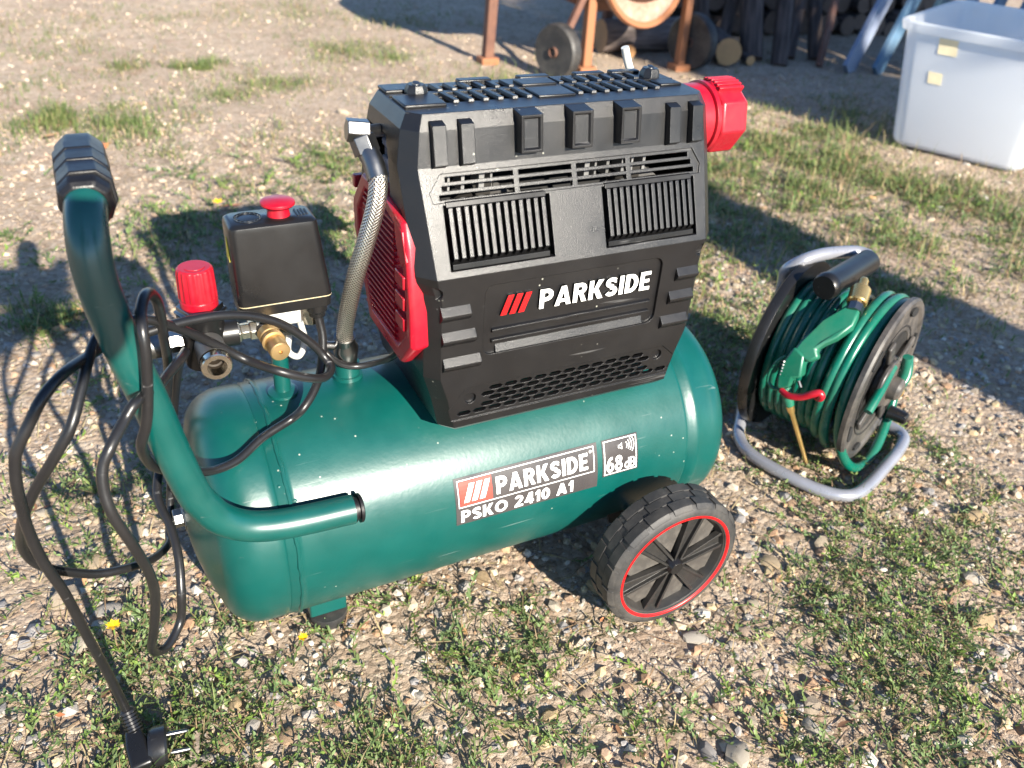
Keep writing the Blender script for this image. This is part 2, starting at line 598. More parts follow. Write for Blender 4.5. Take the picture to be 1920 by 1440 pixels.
def attr_mat(name, rough, spec=0.3, bump=0.0, trans=0.0, scale=300, var=0.25):
    """colour carried by each piece of the mesh, broken up by noise"""
    m, nt, b = new_mat(name)
    L = nt.links.new
    at = N(nt, 'ShaderNodeAttribute', attribute_name='Col')
    nz = ramp(nt, noise_tex(nt, scale, 4, 0.65), [(0.3, 1 - var), (0.7, 1 + 0 * var)])
    c = mixcol(nt, 1.0, at.outputs['Color'], nz, 'MULTIPLY')
    L(c, b.inputs['Base Color'])
    b.inputs['Roughness'].default_value = rough
    b.inputs['Specular IOR Level'].default_value = spec
    if bump:
        bu = N(nt, 'ShaderNodeBump')
        bu.inputs['Strength'].default_value = bump
        bu.inputs['Distance'].default_value = 0.002
        L(noise_tex(nt, scale * 2, 5, 0.7), bu.inputs['Height'])
        L(bu.outputs[0], b.inputs['Normal'])
    if trans:
        tr = N(nt, 'ShaderNodeBsdfTranslucent')
        L(c, tr.inputs['Color'])
        mx = N(nt, 'ShaderNodeMixShader')
        mx.inputs[0].default_value = trans
        out = [n for n in nt.nodes if n.type == 'OUTPUT_MATERIAL'][0]
        L(b.outputs[0], mx.inputs[1]); L(tr.outputs[0], mx.inputs[2])
        L(mx.outputs[0], out.inputs['Surface'])
    return m


def np_mesh(name, co, faces, cols, mat, parent=None, smooth=False):
    """co (n,3); faces (m,k) int; cols (n,3)"""
    me = bpy.data.meshes.new(name)
    k = faces.shape[1]
    me.vertices.add(len(co))
    me.vertices.foreach_set('co', co.astype(np.float32).ravel())
    me.loops.add(faces.size)
    me.loops.foreach_set('vertex_index', faces.astype(np.int32).ravel())
    me.polygons.add(len(faces))
    me.polygons.foreach_set('loop_start', np.arange(0, faces.size, k, dtype=np.int32))
    me.polygons.foreach_set('loop_total', np.full(len(faces), k, dtype=np.int32))
    me.polygons.foreach_set('use_smooth', np.full(len(faces), smooth))
    me.update(calc_edges=True)
    at = me.color_attributes.new('Col', 'FLOAT_COLOR', 'POINT')
    at.data.foreach_set('color', np.concatenate([cols, np.ones((len(cols), 1))], 1).astype(np.float32).ravel())
    me.materials.append(mat)
    o = link(bpy.data.objects.new(name, me), parent)
    return o


rng = np.random.default_rng(11)
GXR = (float(gx_[0]), float(gx_[-1]))


def gz_np(x, y):
    return np.array([gz(a, b) for a, b in zip(x, y)])


def rot_np(n, tilt):
    """random rotations: full spin about z after a limited tilt"""
    a = rng.uniform(0, 2 * np.pi, n); t = rng.normal(0, tilt, n); u = rng.uniform(0, 2 * np.pi, n)
    def Rz(q):
        c, s, z, o = np.cos(q), np.sin(q), np.zeros(n), np.ones(n)
        return np.stack([np.stack([c, -s, z], 1), np.stack([s, c, z], 1), np.stack([z, z, o], 1)], 1)
    def Rx(q):
        c, s, z, o = np.cos(q), np.sin(q), np.zeros(n), np.ones(n)
        return np.stack([np.stack([o, z, z], 1), np.stack([z, c, -s], 1), np.stack([z, s, c], 1)], 1)
    return Rz(a) @ Rx(t) @ Rz(u)


def ico(sub):
    bm = bmesh.new()
    bmesh.ops.create_icosphere(bm, subdivisions=sub, radius=1.0)
    v = np.array([p.co[:] for p in bm.verts]); f = np.array([[q.index for q in p.verts] for p in bm.faces])
    bm.free()
    return v, f


STONE_COLS = np.array([(0.56, 0.46, 0.33), (0.48, 0.38, 0.27), (0.60, 0.52, 0.41), (0.42, 0.35, 0.27), (0.38, 0.35, 0.32), (0.46, 0.29, 0.18), (0.62, 0.57, 0.48), (0.42, 0.29, 0.20), (0.52, 0.41, 0.25), (0.33, 0.31, 0.30)])
FAR_COLS = np.array([(0.53, 0.41, 0.30), (0.57, 0.46, 0.35), (0.47, 0.36, 0.26), (0.51, 0.37, 0.27), (0.59, 0.50, 0.40)])


def rock_shape(v, seed):
    r = np.random.default_rng(seed)
    n = 7
    d = r.normal(size=(n, 3)); d /= np.linalg.norm(d, axis=1)[:, None]
    h = r.uniform(0.62, 0.95, n)
    w = v.copy()
    for k in range(n):                                      # shave flat facets off a ball
        q = w @ d[k]
        over = np.maximum(q - h[k], 0)
        w = w - over[:, None] * d[k]
    w *= 1 + 0.05 * r.normal(size=(len(w), 1))
    return w * np.array([1.0, r.uniform(0.62, 0.95), r.uniform(0.42, 0.75)])


# --- vegetation map: where the photo is green
BLOBS = [(-.47, -.12, .10, 1.0), (-.40, -.10, .08, .6), (-.33, -.15, .09, 1.0), (-.24, -.14, .06, .9), (-.20, -.24, .09, 1.0), (-.10, -.26, .09, .95), (-.04, -.20, .07, .8), (.02, -.16, .06, .8), (.06, -.32, .08, .6),
         (.25, -.30, .07, .5), (.36, -.30, .10, 1.0), (.44, -.22, .08, .7), (.34, -.42, .10, 1.0), (.46, -.36, .09, .8), (.22, -.42, .08, .5), (-.42, -.02, .07, .8), (-.47, .06, .08, .7), (-.40, .12, .09, .5), (-.38, .28, .08, .5),
         (-.34, .50, .07, .5), (.40, .12, .08, .5), (.55, -.2, .10, .8), (.62, .05, .10, .6), (.70, -.05, .12, .7), (.50, .25, .12, .7), (.85, .40, .2, .8), (.62, .30, .16, .8), (.80, .15, .12, .6), (.75, .55, .2, .9), (.95, .75, .25, 1.0), (1.25, .95, .3, 1.0), (1.50, 1.05, .3, 1.1), (1.68, .75, .25, 1.1), (1.75, .5, .3, .9), (1.25, .55, .2, .9), (1.1, .3, .2, .7), (1.45, .3, .2, .6),
         (.35, .75, .3, .9), (.15, .95, .25, .9), (-.1, 1.02, .2, .8), (.25, 1.3, .25, .8), (.5, 1.5, .3, .7), (.1, 1.6, .15, .6), (-.35, 1.88, .12, 1.2), (-.22, 1.70, .10, .9), (.13, 2.41, .06, 1.2), (-.08, 2.5, .09, .8), (-.1, 1.95, .18, .7), (.1, 2.2, .25, .6), (.3, 2.2, .2, .8), (-.2, 2.37, .15, .7),
         (-.32, 2.7, .15, .8), (.64, 2.48, .18, .9), (.6, 3.3, .3, .8), (1.03, 3.1, .3, .7), (.25, 1.58, .2, .8), (-.42, 2.29, .12, .8), (-.43, .77, .06, 1.2), (-.12, 1.02, .1, .5), (.75, 1.9, .25, .8), (1.0, 2.0, .2, .8), (1.3, 1.75, .2, .7), (1.9, 1.3, .3, .7), (-.6, 2.0, .3, .8), (-.5, 3.0, .4, .6), (0, 3.2, .3, .5), (2.6, 1.5, .3, .6), (2.2, .3, .4, .9)]
BL = np.array(BLOBS)


def veg(x, y):
    d = np.zeros(len(x))
    for bx, by, br, bs in BL:
        d = np.maximum(d, bs * np.exp(-((x - bx) ** 2 + (y - by) ** 2) / (br * br)))
    n1 = np.array([fbm(a, b, 7, 3, 9.0) for a, b in zip(x, y)])
    return np.clip(d * (0.75 + 1.6 * n1) + 0.16 * (n1 > 0.06), 0, 1)


def scatter(n, x0, x1, y0, y1):
    return rng.uniform(x0, x1, n), rng.uniform(y0, y1, n)


# --- gravel: stones too small and too many to pick apart, one object
iv, if_ = ico(1)
pc, pf, pcol = [], [], []
off = 0
shapes = [rock_shape(iv, 40 + k) for k in range(24)]
for n, box, s0, sig, pal in ((21000, (-.95, 1.15, -.66, .75), .0036, .62, STONE_COLS), (26000, (-.75, .85, -.60, .45), .0015, .35, STONE_COLS * .95), (15000, (-1.2, 2.3, .6, 1.9), .0038, .50, FAR_COLS), (10000, (-1.5, 3.4, 1.7, 4.4), .0050, .45, FAR_COLS * .9)):
    x, y = scatter(n, *box)
    dens = np.array([fbm(a, b, 3.2, 3, 2.0) for a, b in zip(x, y)])
    keep = rng.uniform(0, 1, n) < np.clip(0.75 + 1.5 * dens, 0.15, 1)
    x, y = x[keep], y[keep]
    n = len(x)
    s = np.minimum(s0 * np.exp(rng.normal(0, sig, n)), s0 * 3.0)
    z = gz_np(x, y) + s * rng.uniform(-0.15, 0.2, n)
    Rm = rot_np(n, 0.5)
    ci = rng.integers(0, len(pal), n)
    col = pal[ci] * rng.uniform(0.75, 1.12, (n, 1))
    si = rng.integers(0, len(shapes), n)
    P_ = np.stack([shapes[k] for k in si]) * s[:, None, None]
    P_ = np.einsum('nij,nkj->nki', Rm, P_) + np.stack([x, y, z], 1)[:, None, :]
    pc.append(P_.reshape(-1, 3))
    pf.append((if_[None] + (off + np.arange(n) * len(iv))[:, None, None]).reshape(-1, 3))
    pcol.append(np.repeat(col, len(iv), 0))
    off += n * len(iv)
gravel = np_mesh('gravel', np.concatenate(pc), np.concatenate(pf), np.concatenate(pcol), attr_mat('gravel_stone', 0.9, 0.2, 0.5, 0, 500, 0.3))
tag(gravel, 'pale tan and grey gravel strewn over the dry ground', 'gravel', kind='stuff')

# --- the larger stones, one object each
def stone_mat():
    m, nt, b = new_mat('field_stone')
    L = nt.links.new
    oi = N(nt, 'ShaderNodeObjectInfo')
    c = ramp(nt, oi.outputs['Random'], [(0.0, (0.58, 0.49, 0.36)), (0.2, (0.48, 0.38, 0.27)), (0.4, (0.62, 0.56, 0.46)), (0.55, (0.38, 0.35, 0.33)), (0.7, (0.52, 0.39, 0.23)), (0.85, (0.45, 0.30, 0.20)), (1.0, (0.66, 0.62, 0.55))])
    nz = ramp(nt, noise_tex(nt, 90, 7, 0.72), [(0.3, 0.62), (0.7, 1.12)])
    L(mixcol(nt, 1.0, c, nz, 'MULTIPLY'), b.inputs['Base Color'])
    b.inputs['Roughness'].default_value = 0.9
    b.inputs['Specular IOR Level'].default_value = 0.2
    bu = N(nt, 'ShaderNodeBump')
    bu.inputs['Strength'].default_value = 0.8
    bu.inputs['Distance'].default_value = 0.003
    L(noise_tex(nt, 160, 6, 0.75), bu.inputs['Height'])
    L(bu.outputs[0], b.inputs['Normal'])
    return m


SM = stone_mat()
iv2, if2 = ico(2)
rock_me = []
for k in range(14):
    w = rock_shape(iv2, 300 + k)
    me = bpy.data.meshes.new('stone')
    me.from_pydata([tuple(p) for p in w], [], [tuple(int(q) for q in f) for f in if2])
    me.polygons.foreach_set('use_smooth', [True] * len(me.polygons))
    me.set_sharp_from_angle(angle=math.radians(24))
    me.materials.append(SM)
    rock_me.append(me)
# stones that can be placed one by one in the photo (x, y, half size)
NAMED = [(-.392, -.1060, .012, 1), (-.335, -.165, .011, 0), (-.315, -.160, .013, 6), (-.300, -.178, .010, 3), (-.290, -.150, .009, 2), (-.262, -.175, .012, 6), (.055, -.362, .016, 4), (.125, -.370, .017, 5), (.100, -.355, .012, 7), (.20, -.345, .012, 6), (.235, -.355, .012, 2), (.215, -.375, .012, 8),
         (.175, -.235, .013, 6), (.235, -.250, .011, 0), (.205, -.258, .009, 7), (-.02, -.255, .009, 2), (.03, -.33, .009, 0), (.27, -.22, .010, 5), (.335, -.175, .012, 0), (.42, -.18, .015, 6), (.52, -.16, .014, 3), (.33, .0, .014, 4), (.36, .06, .016, 1), (-.43, .02, .016, 0), (-.40, .055, .014, 6), (-.44, .09, .018, 2), (-.37, .09, .012, 7), (-.41, .14, .015, 0), (-.36, .17, .017, 4)]
spots = [(x, y, s) for x, y, s, _ in NAMED]
while len(spots) < 290:
    if rnd.random() < 0.62:
        x, y = rnd.uniform(-.62, .75), rnd.uniform(-.56, .35)
        s = min(0.0074 * math.exp(rnd.gauss(0, 0.38)), 0.017)
    else:
        x, y = rnd.uniform(-.9, 2.0), rnd.uniform(.3, 1.9)
        s = min(0.010 * math.exp(rnd.gauss(0, 0.35)), 0.022)
    if (abs(x) < .29 and abs(y) < .055 and False) or ((x - .155) ** 2 + (y + .18) ** 2 < .0016):
        continue
    spots.append((x, y, s))
for k, (x, y, s) in enumerate(spots):
    o = bpy.data.objects.new('stone', rock_me[(NAMED[k][3] if k < len(NAMED) else rnd.randrange(14))])
    M = Matrix.Translation((x, y, gz(x, y) + s * .10)) @ Matrix.Rotation(rnd.uniform(0, 6.28), 4, 'Z') @ Matrix.Rotation(rnd.gauss(0, .25), 4, 'X') @ Matrix.Diagonal((s * rnd.uniform(.9, 1.3), s * rnd.uniform(.85, 1.1), s * rnd.uniform(.8, 1.2), 1))
    link(o, ground, M)


# --- low creeping weeds with small leaves
def leaves(n_sprigs, box, thr, leaf_len, stem_len, lift):
    x, y = scatter(n_sprigs * 6, *box)
    v = veg(x, y)
    ok = np.nonzero(rng.uniform(0, 1, len(x)) < v * thr)[0][:n_sprigs]
    C_, F_, K_ = [], [], []
    o = 0
    leaf = np.array([(0, 0, 0), (.38, .17, .03), (.75, .12, .04), (1, 0, .0), (.75, -.12, .04), (.38, -.17, .03)])
    lf = np.array([(0, 1, 2, 3), (0, 3, 4, 5)])
    for i in ok:
        hd = rng.uniform(0, 2 * np.pi)
        Ls = stem_len * rng.uniform(.5, 1.4)
        nl = int(rng.integers(9, 20))
        rise = lift * rng.uniform(0.2, 1.6)
        cbase = np.array((0.125, 0.190, 0.070)) * rng.uniform(.7, 1.25) + np.array((0.06, 0.05, 0.0)) * rng.uniform(0, 1) ** 2
        if rng.uniform() < .12: cbase = np.array((.20, .30, .06))
        bend = rng.normal(0, .8)
        sx, sy = x[i], y[i]
        z0 = gz(sx, sy)
        stem = []
        for k in range(nl):
            t = k / (nl - 1)
            a = hd + bend * t
            px = sx + Ls * t * math.cos(a); py = sy + Ls * t * math.sin(a)
            pz = z0 + .002 + rise * (t ** .8)
            stem.append((px, py, pz))
            la = a + (1 if k % 2 else -1) * rng.uniform(.4, 1.2) if k < nl - 1 else a
            el = rng.uniform(.0, .95)
            ll = leaf_len * rng.uniform(.55, 1.25) * (1 - .35 * t)
            d = np.array((math.cos(la) * math.cos(el), math.sin(la) * math.cos(el), math.sin(el)))
            sd = np.array((-math.sin(la), math.cos(la), 0)); ro = rng.normal(0, .5)
            up = np.cross(d, sd)
            sd2 = sd * math.cos(ro) + up * math.sin(ro); up2 = np.cross(d, sd2)
            C_.append(np.array((px, py, pz)) + ll * (leaf[:, :1] * d + leaf[:, 1:2] * 1.25 * sd2 + leaf[:, 2:] * up2))
            F_.append(lf + o)
            K_.append(np.tile(cbase * rng.uniform(.8, 1.2), (6, 1)))
            o += 6
        st = np.array(stem)
        for k in range(0, nl - 1, 2):
            q = st[min(k + 2, nl - 1)] - st[k]
            w = np.cross(q, (0, 0, 1)); w = w / (np.linalg.norm(w) + 1e-9) * .0007
            C_.append(np.array([st[k] - w, st[k] + w, st[min(k + 2, nl - 1)] + w, st[min(k + 2, nl - 1)] - w]))
            F_.append(np.array([(0, 1, 2, 3)]) + o)
            K_.append(np.tile(np.array((.20, .15, .08)) if rng.uniform() < .5 else cbase, (4, 1)))
            o += 4
    return np.concatenate(C_), np.concatenate(F_), np.concatenate(K_)


LEAFM = attr_mat('weed_leaf', 0.55, 0.35, 0, 0.25, 200, 0.2)
parts_ = [leaves(1900, (-.75, .75, -.58, .32), 1.0, .0078, .042, .012), leaves(1900, (-.75, 1.8, .25, 1.5), 1.0, .012, .055, .016)]
o_ = 0
cc, ff, kk = [], [], []
for c, f, k in parts_:
    cc.append(c); ff.append(f + o_); kk.append(k); o_ += len(c)
weeds = np_mesh('creeping_weeds', np.concatenate(cc), np.concatenate(ff), np.concatenate(kk), LEAFM)
tag(weeds, 'low creeping green weeds with small leaves between the stones', 'weeds', kind='stuff')


# --- grass blades and dry stalks
def blades(n, box, hmin, hmax, wid, dry, gate, lean=.5, flat=False, clump=False):
    x, y = scatter(n * 8, *box)
    if clump:
        x = rng.normal((box[0] + box[1]) / 2, (box[1] - box[0]) / 4, n * 8); y = rng.normal((box[2] + box[3]) / 2, (box[3] - box[2]) / 4, n * 8)
    v = veg(x, y) if gate else np.full(len(x), .125)
    ok = np.nonzero(rng.uniform(0, 1, len(x)) < v)[0][:n]
    x, y = x[ok], y[ok]
    n = len(ok)
    z = gz_np(x, y)
    h = rng.uniform(hmin, hmax, n) * (1 if not gate else np.clip(.5 + v[ok], .5, 1.3))
    a = rng.uniform(0, 2 * np.pi, n)
    ln = np.abs(rng.normal(lean, .35, n)) if not flat else np.full(n, 1.5)
    d = np.stack([np.cos(a), np.sin(a), np.zeros(n)], 1); s = np.stack([-np.sin(a), np.cos(a), np.zeros(n)], 1)
    base = np.stack([x, y, z], 1)
    rows = []
    up = np.array((0, 0, 1.0))
    for t, w in ((0, 1), (.4, .9), (.75, .6), (1, .08)):
        ang = ln * (.25 + .9 * t) if not flat else np.full(n, 1.45) + rng.normal(0, .04, n)
        p = base + (d * (np.sin(ang) * t)[:, None] + up * (np.cos(ang) * t)[:, None]) * h[:, None]
        p[:, 2] += .002 if not flat else .004
        rows.append(p - s * wid * w); rows.append(p + s * wid * w)
    P_ = np.stack(rows, 1)
    f = np.array([(0, 1, 3, 2), (2, 3, 5, 4), (4, 5, 7, 6)])
    F_ = (f[None] + (np.arange(n) * 8)[:, None, None]).reshape(-1, 4)
    g1 = np.array((.095, .165, .05)); g2 = np.array((.24, .275, .09)); dr = np.array((.48, .39, .21)); br = np.array((.27, .17, .10))
    m = rng.uniform(0, 1, (n, 1))
    col = g1 * (1 - m) + g2 * m
    isd = rng.uniform(0, 1, n) < dry
    col[isd] = (dr * m[isd] + br * (1 - m[isd]))
    return P_.reshape(-1, 3), F_, np.repeat(col, 8, 0)


sets = [blades(15000, (-1.0, 2.6, .25, 3.6), .010, .034, .0013, .30, True, .8), blades(11000, (.35, 2.4, .0, 1.6), .008, .036, .0015, .35, True, .95), blades(450, (.9, 2.2, .3, 1.3), .05, .11, .0009, .45, True, .35), blades(1500, (-.7, .9, -.55, .4), .010, .030, .0007, .35, True)]
for bx, by, br, nb, hh in ((-.35, 1.88, .13, 900, .065), (-.22, 1.70, .11, 420, .045), (.13, 2.41, .075, 420, .055), (-.08, 2.50, .10, 300, .045), (-.10, 1.95, .16, 400, .035), (-.43, .77, .07, 420, .040), (.64, 2.48, .20, 600, .05), (1.0, 2.0, .2, 500, .07), (.3, 2.15, .25, 600, .035)):
    for q in range(4):                                          # each tuft is a few uneven clumps
        cx, cy, cr_ = bx + rnd.gauss(0, br * .55), by + rnd.gauss(0, br * .5), br * rnd.uniform(.35, .9)
        sets.append(blades(nb // 4, (cx - cr_, cx + cr_, cy - cr_, cy + cr_), hh * .25, hh * rnd.uniform(.55, .95), .0012, .12, False, .85, clump=True))
o_ = 0
cc, ff, kk = [], [], []
for c, f, k in sets:
    cc.append(c); ff.append(f + o_); kk.append(k); o_ += len(c)
grass = np_mesh('grass', np.concatenate(cc), np.concatenate(ff), np.concatenate(kk), attr_mat('grass_blade', 0.6, 0.3, 0, 0.3, 100, 0.15))
tag(grass, 'thin tufts of green and yellowing grass', 'grass', kind='stuff')
c, f, k = blades(6500, (-.9, 1.8, -.6, 1.6), .010, .050, .0008, 1.0, False, flat=True)
straw = np_mesh('dry_straw', c, f, k, attr_mat('straw', 0.8, 0.2, 0, 0.0, 200, 0.2))
tag(straw, 'dry straw and thin stalks lying on the ground', 'straw', kind='stuff')

# --- fallen leaves, one object each
DL = []
for nme, col in (('rust', (.40, .14, .06)), ('tan', (.46, .27, .13)), ('brown', (.22, .11, .06))):
    DL.append(plastic('dead_leaf_' + nme, col, .7, dust=.3, dustcol=(.4, .25, .12), dscale=60))
for k in range(140):
    if k < 100: x, y, s = rnd.uniform(-.6, .6), rnd.uniform(-.5, .3), rnd.uniform(.004, .012)
    else: x, y, s = rnd.uniform(-.7, 1.9), rnd.uniform(.3, 1.8), rnd.uniform(.012, .03)
    g = G()
    n = 7
    out = []
    for j in range(n):
        t = j / (n - 1)
        w = .36 * math.sin(math.pi * t ** .8) * rnd.uniform(.75, 1.1)
        curl = .25 * (t - .4) ** 2 * rnd.uniform(.5, 2)
        out.append(((t - .5) * 2, w, curl + .15 * w, curl))
    v = []
    for q, w, zc, zm in out: v += [(q, -w, zc), (q, 0, zm), (q, w, zc * 1.3)]
    f = []
    for j in range(n - 1):
        a = j * 3
        f += [(a, a + 1, a + 4, a + 3), (a + 1, a + 2, a + 5, a + 4)]
    g.add(v, f)
    M = Matrix.Translation((x, y, gz(x, y) + s * .35)) @ Matrix.Rotation(rnd.uniform(0, 6.3), 4, 'Z') @ Matrix.Rotation(rnd.gauss(0, .35), 4, 'X') @ Matrix.Rotation(rnd.gauss(0, .25), 4, 'Y') @ Matrix.Diagonal((s, s, s, 1))
    g.build('fallen_leaf', DL[k % 3], ground, M, smooth=60)
# ================================================================== the compressor
R, ZT = 0.12, 0.1485
comp = thing('air_compressor', 'green wheeled air compressor with black motor housing and coiled black power cord', 'air compressor', (0.0, 0.0, 0.0))


def end_profile(S, rc, b):
    out = [(S, R)]
    for k in range(1, 10):
        a = math.radians(80 * k / 9)
        out.append((S + rc * math.sin(a), R - rc + rc * math.cos(a)))
    x1, r1 = out[-1]
    for k in range(1, 8):
        t = k / 7
        out.append((x1 + b * (1 - (1 - t) ** 2), r1 * (1 - t)))
    return out


g = G()
left = [(-0.2242 - 0.018, R), (-0.2242 - 0.024, R)][::-1]
left = [(-0.2242 - a, r) for a, r in end_profile(0.03, 0.038, 0.018)][::-1] + left
right = [(0.2242 + a, r) for a, r in end_profile(0.024, 0.028, 0.015)]
body = [(-0.2242 - 0.012, R), (-0.2242 - 0.0105, R - 0.0012), (-0.2242 - 0.009, R), (-0.2242 - 0.003, R), (-0.2242 - 0.0012, R + 0.0014), (-0.2242 + 0.0012, R + 0.0016), (-0.2242 + 0.003, R), (-0.2242 + 0.006, R)] + [(-0.21 + 0.42 * k / 14, R) for k in range(15)] + [
        (0.2242 - 0.012, R), (0.2242 - 0.0105, R - 0.0012), (0.2242 - 0.008, R), (0.2242 - 0.005, R + 0.0008), (0.2242 - 0.001, R + 0.0026), (0.2242 + 0.004, R + 0.0020), (0.2242 + 0.008, R)]
prof = left + body + right
g.lathe(prof, (0, 0, ZT), (1, 0, 0), 128)
tank = g.build('tank', MT['green'], comp, smooth=50)
# runny weld bead and lapped seam around the left shoulder, little spatter
g = G()
ring = []
for k in range(121):
    a = math.radians(-60 + 250 * k / 120)
    wob = 0.0012 * noise.noise((k * 0.35, 1.3, 0))
    ring.append(V(-0.2242 + wob, -(R + 0.0006) * math.cos(a), ZT + (R + 0.0006) * math.sin(a)))
g.tube(ring, [0.0021 + 0.0009 * noise.noise((k * 0.6, 7, 2)) for k in range(121)], 8)
g.build('weld_bead', MT['green'], tank)
for x, a, s in ((-0.2190, 0.62, 0.0022), (-0.2300, 0.75, 0.0018)):
    g = G()
    c = V(x, -R * math.cos(a), ZT + R * math.sin(a))
    n = V(0, -math.cos(a), math.sin(a))
    g.lathe([(-0.001, s), (0.0006, s * 0.85), (0.0010, s * 0.4), (0.0011, 0.0)], c, n, 10)
    g.build('weld_spatter', MT['green'], tank)
g = G()
g.lathe([(0.0, 0.015), (0.004, 0.015), (0.0042, 0.0095), (0.013, 0.0095), (0.0135, 0.007)], (-0.306, 0, ZT), (-1, 0, 0), 6)
g.build('end_plug', MT['steel'], tank, smooth=25, bevel=0.0008)
# feet
for ys in (-1, 1):
    g = G()
    g.box(-0.207, -0.167, ys * 0.058, ys * 0.034, 0.016, 0.05)
    g.build('foot_bracket', MT['green'], tank, bevel=0.002)
    g = G()
    g.lathe([(0.0, 0.018), (0.012, 0.021), (0.016, 0.021)], (-0.186, ys * 0.048, -0.002), (0, 0, 1), 24)
    g.build('rubber_foot', MT['rubber'], tank)


# printed labels that follow the tank
def cyl_pt(x, a, lift):
    return ((x), -(R + lift) * math.cos(a), ZT + (R + lift) * math.sin(a))


def cyl_patch(name, mat, parent, x0, x1, a0, a1, lift, nx=2, na=10):
    g = G()
    v = [cyl_pt(x0 + (x1 - x0) * i / nx, a1 + (a0 - a1) * j / na, lift) for j in range(na + 1) for i in range(nx + 1)]
    f = [(j * (nx + 1) + i, j * (nx + 1) + i + 1, (j + 1) * (nx + 1) + i + 1, (j + 1) * (nx + 1) + i) for j in range(na) for i in range(nx)]
    g.add(v, f)
    me = g.mesh(name, mat, 60)
    o = bpy.data.objects.new(name, me)
    link(o, parent)
    return o


def cyl_mesh(name, me, mat, parent, x0, a_bottom, lift, shear=0.0):
    """wrap a flat glyph mesh (x right, y up, metres) on the tank"""
    bm = bmesh.new()
    bm.from_mesh(me)
    ys = [v.co.y for v in bm.verts]
    lo, hi = min(ys), max(ys)
    for k in range(1, 6):
        y = lo + (hi - lo) * k / 6
        bmesh.ops.bisect_plane(bm, geom=bm.verts[:] + bm.edges[:] + bm.faces[:], plane_co=(0, y, 0), plane_no=(0, 1, 0))
    for v in bm.verts:
        v.co = Vector(cyl_pt(x0 + v.co.x + shear * v.co.y, a_bottom + v.co.y / R, lift + v.co.z))
    me2 = bpy.data.meshes.new(name)
    bm.to_mesh(me2)
    bm.free()
    me2.materials.append(mat)
    o = bpy.data.objects.new(name, me2)
    return link(o, parent)


def flat_poly(polys):
    me = bpy.data.meshes.new('flat')
    v, f = [], []
    for p in polys:
        f.append(tuple(range(len(v), len(v) + len(p))))
        v += [(x, y, 0) for x, y in p]
    me.from_pydata(v, [], f)
    return me


LX0, LX1, LA0, LA1 = -0.0683, 0.0950, 0.4721, 0.0419
LW, LH = LX1 - LX0, (LA0 - LA1) * R
lab = cyl_patch('name_label', MT['label_grey'], tank, LX0, LX1, LA0, LA1, 0.0004, 4, 16)


def lab_rect(name, mat, u0, u1, t0, t1, lift):
    me = flat_poly([[(u0 * LW, 0), (u1 * LW, 0), (u1 * LW, (t1 - t0) * LH), (u0 * LW, (t1 - t0) * LH)]])
    return cyl_mesh(name, me, mat, lab, LX0, LA0 - t1 * LH / R, lift)


for u0, u1, t0, t1 in ((0.018, 0.975, 0.055, 0.075), (0.018, 0.975, 0.60, 0.62), (0.018, 0.0235, 0.075, 0.60), (0.9695, 0.975, 0.075, 0.60)):
    lab_rect('label_line', MT['white_print'], u0, u1, t0, t1, 0.0008)
lab_rect('red_square', MT['red_label'], 0.03, 0.245, 0.09, 0.585, 0.0008)
for k in range(3):
    u = 0.052 + k * 0.052
    me = flat_poly([[(u * LW, 0), ((u + 0.036) * LW, 0), ((u + 0.080) * LW, 0.37 * LH), ((u + 0.044) * LW, 0.37 * LH)]])
    cyl_mesh('slash_mark', me, MT['white_print'], lab, LX0, LA0 - 0.52 * LH / R, 0.0012)


def word(text, x0, x1, height, bold, rel, gap):
    """glyph meshes spread over x0..x1 by relative widths; yields (char, mesh, x)"""
    tot = sum(rel[c] for c in text) + gap * (len(text) - 1)
    x = x0
    k = (x1 - x0) / tot
    for c in text:
        if c != ' ':
            yield c, rel[c] * k, x
        x += (rel[c] + gap) * k


REL = {c: glyph_shapes(c)[0] for c in 'PARKSIDEO2410' + '68dB'}
REL[' '] = .28
for c, w, x in word('PARKSIDE', 0.272 * LW, 0.925 * LW, 0.36 * LH, 0.03, REL, 0.10):
    cyl_mesh('letter', glyph_mesh(c, 0.36 * LH, w), MT['white_print'], lab, LX0 + x, LA0 - 0.525 * LH / R, 0.0010)
for c, w, x in word('PSKO 2410 A1', 0.030 * LW, 0.815 * LW, 0.28 * LH, 0.03, REL, 0.10):
    cyl_mesh('letter', glyph_mesh(c, 0.265 * LH, w), MT['white_print'], lab, LX0 + x, LA0 - 0.945 * LH / R, 0.0010)
ring_me = flat_poly([[(0.0016 * math.cos(a) * q, 0.0016 * math.sin(a) * q) for a, q in ((k * 0.3927, 1), ((k + 1) * 0.3927, 1), ((k + 1) * 0.3927, 0.75), (k * 0.3927, 0.75))] for k in range(16)])
cyl_mesh('registered_ring', ring_me, MT['white_print'], lab, LX0 + 0.948 * LW, LA0 - 0.16 * LH / R, 0.0010)
cyl_mesh('registered_letter', glyph_mesh('R', 0.0015, 0.0011), MT['white_print'], lab, LX0 + 0.948 * LW - 0.0006, LA0 - 0.16 * LH / R - 0.00075 / R, 0.0010)

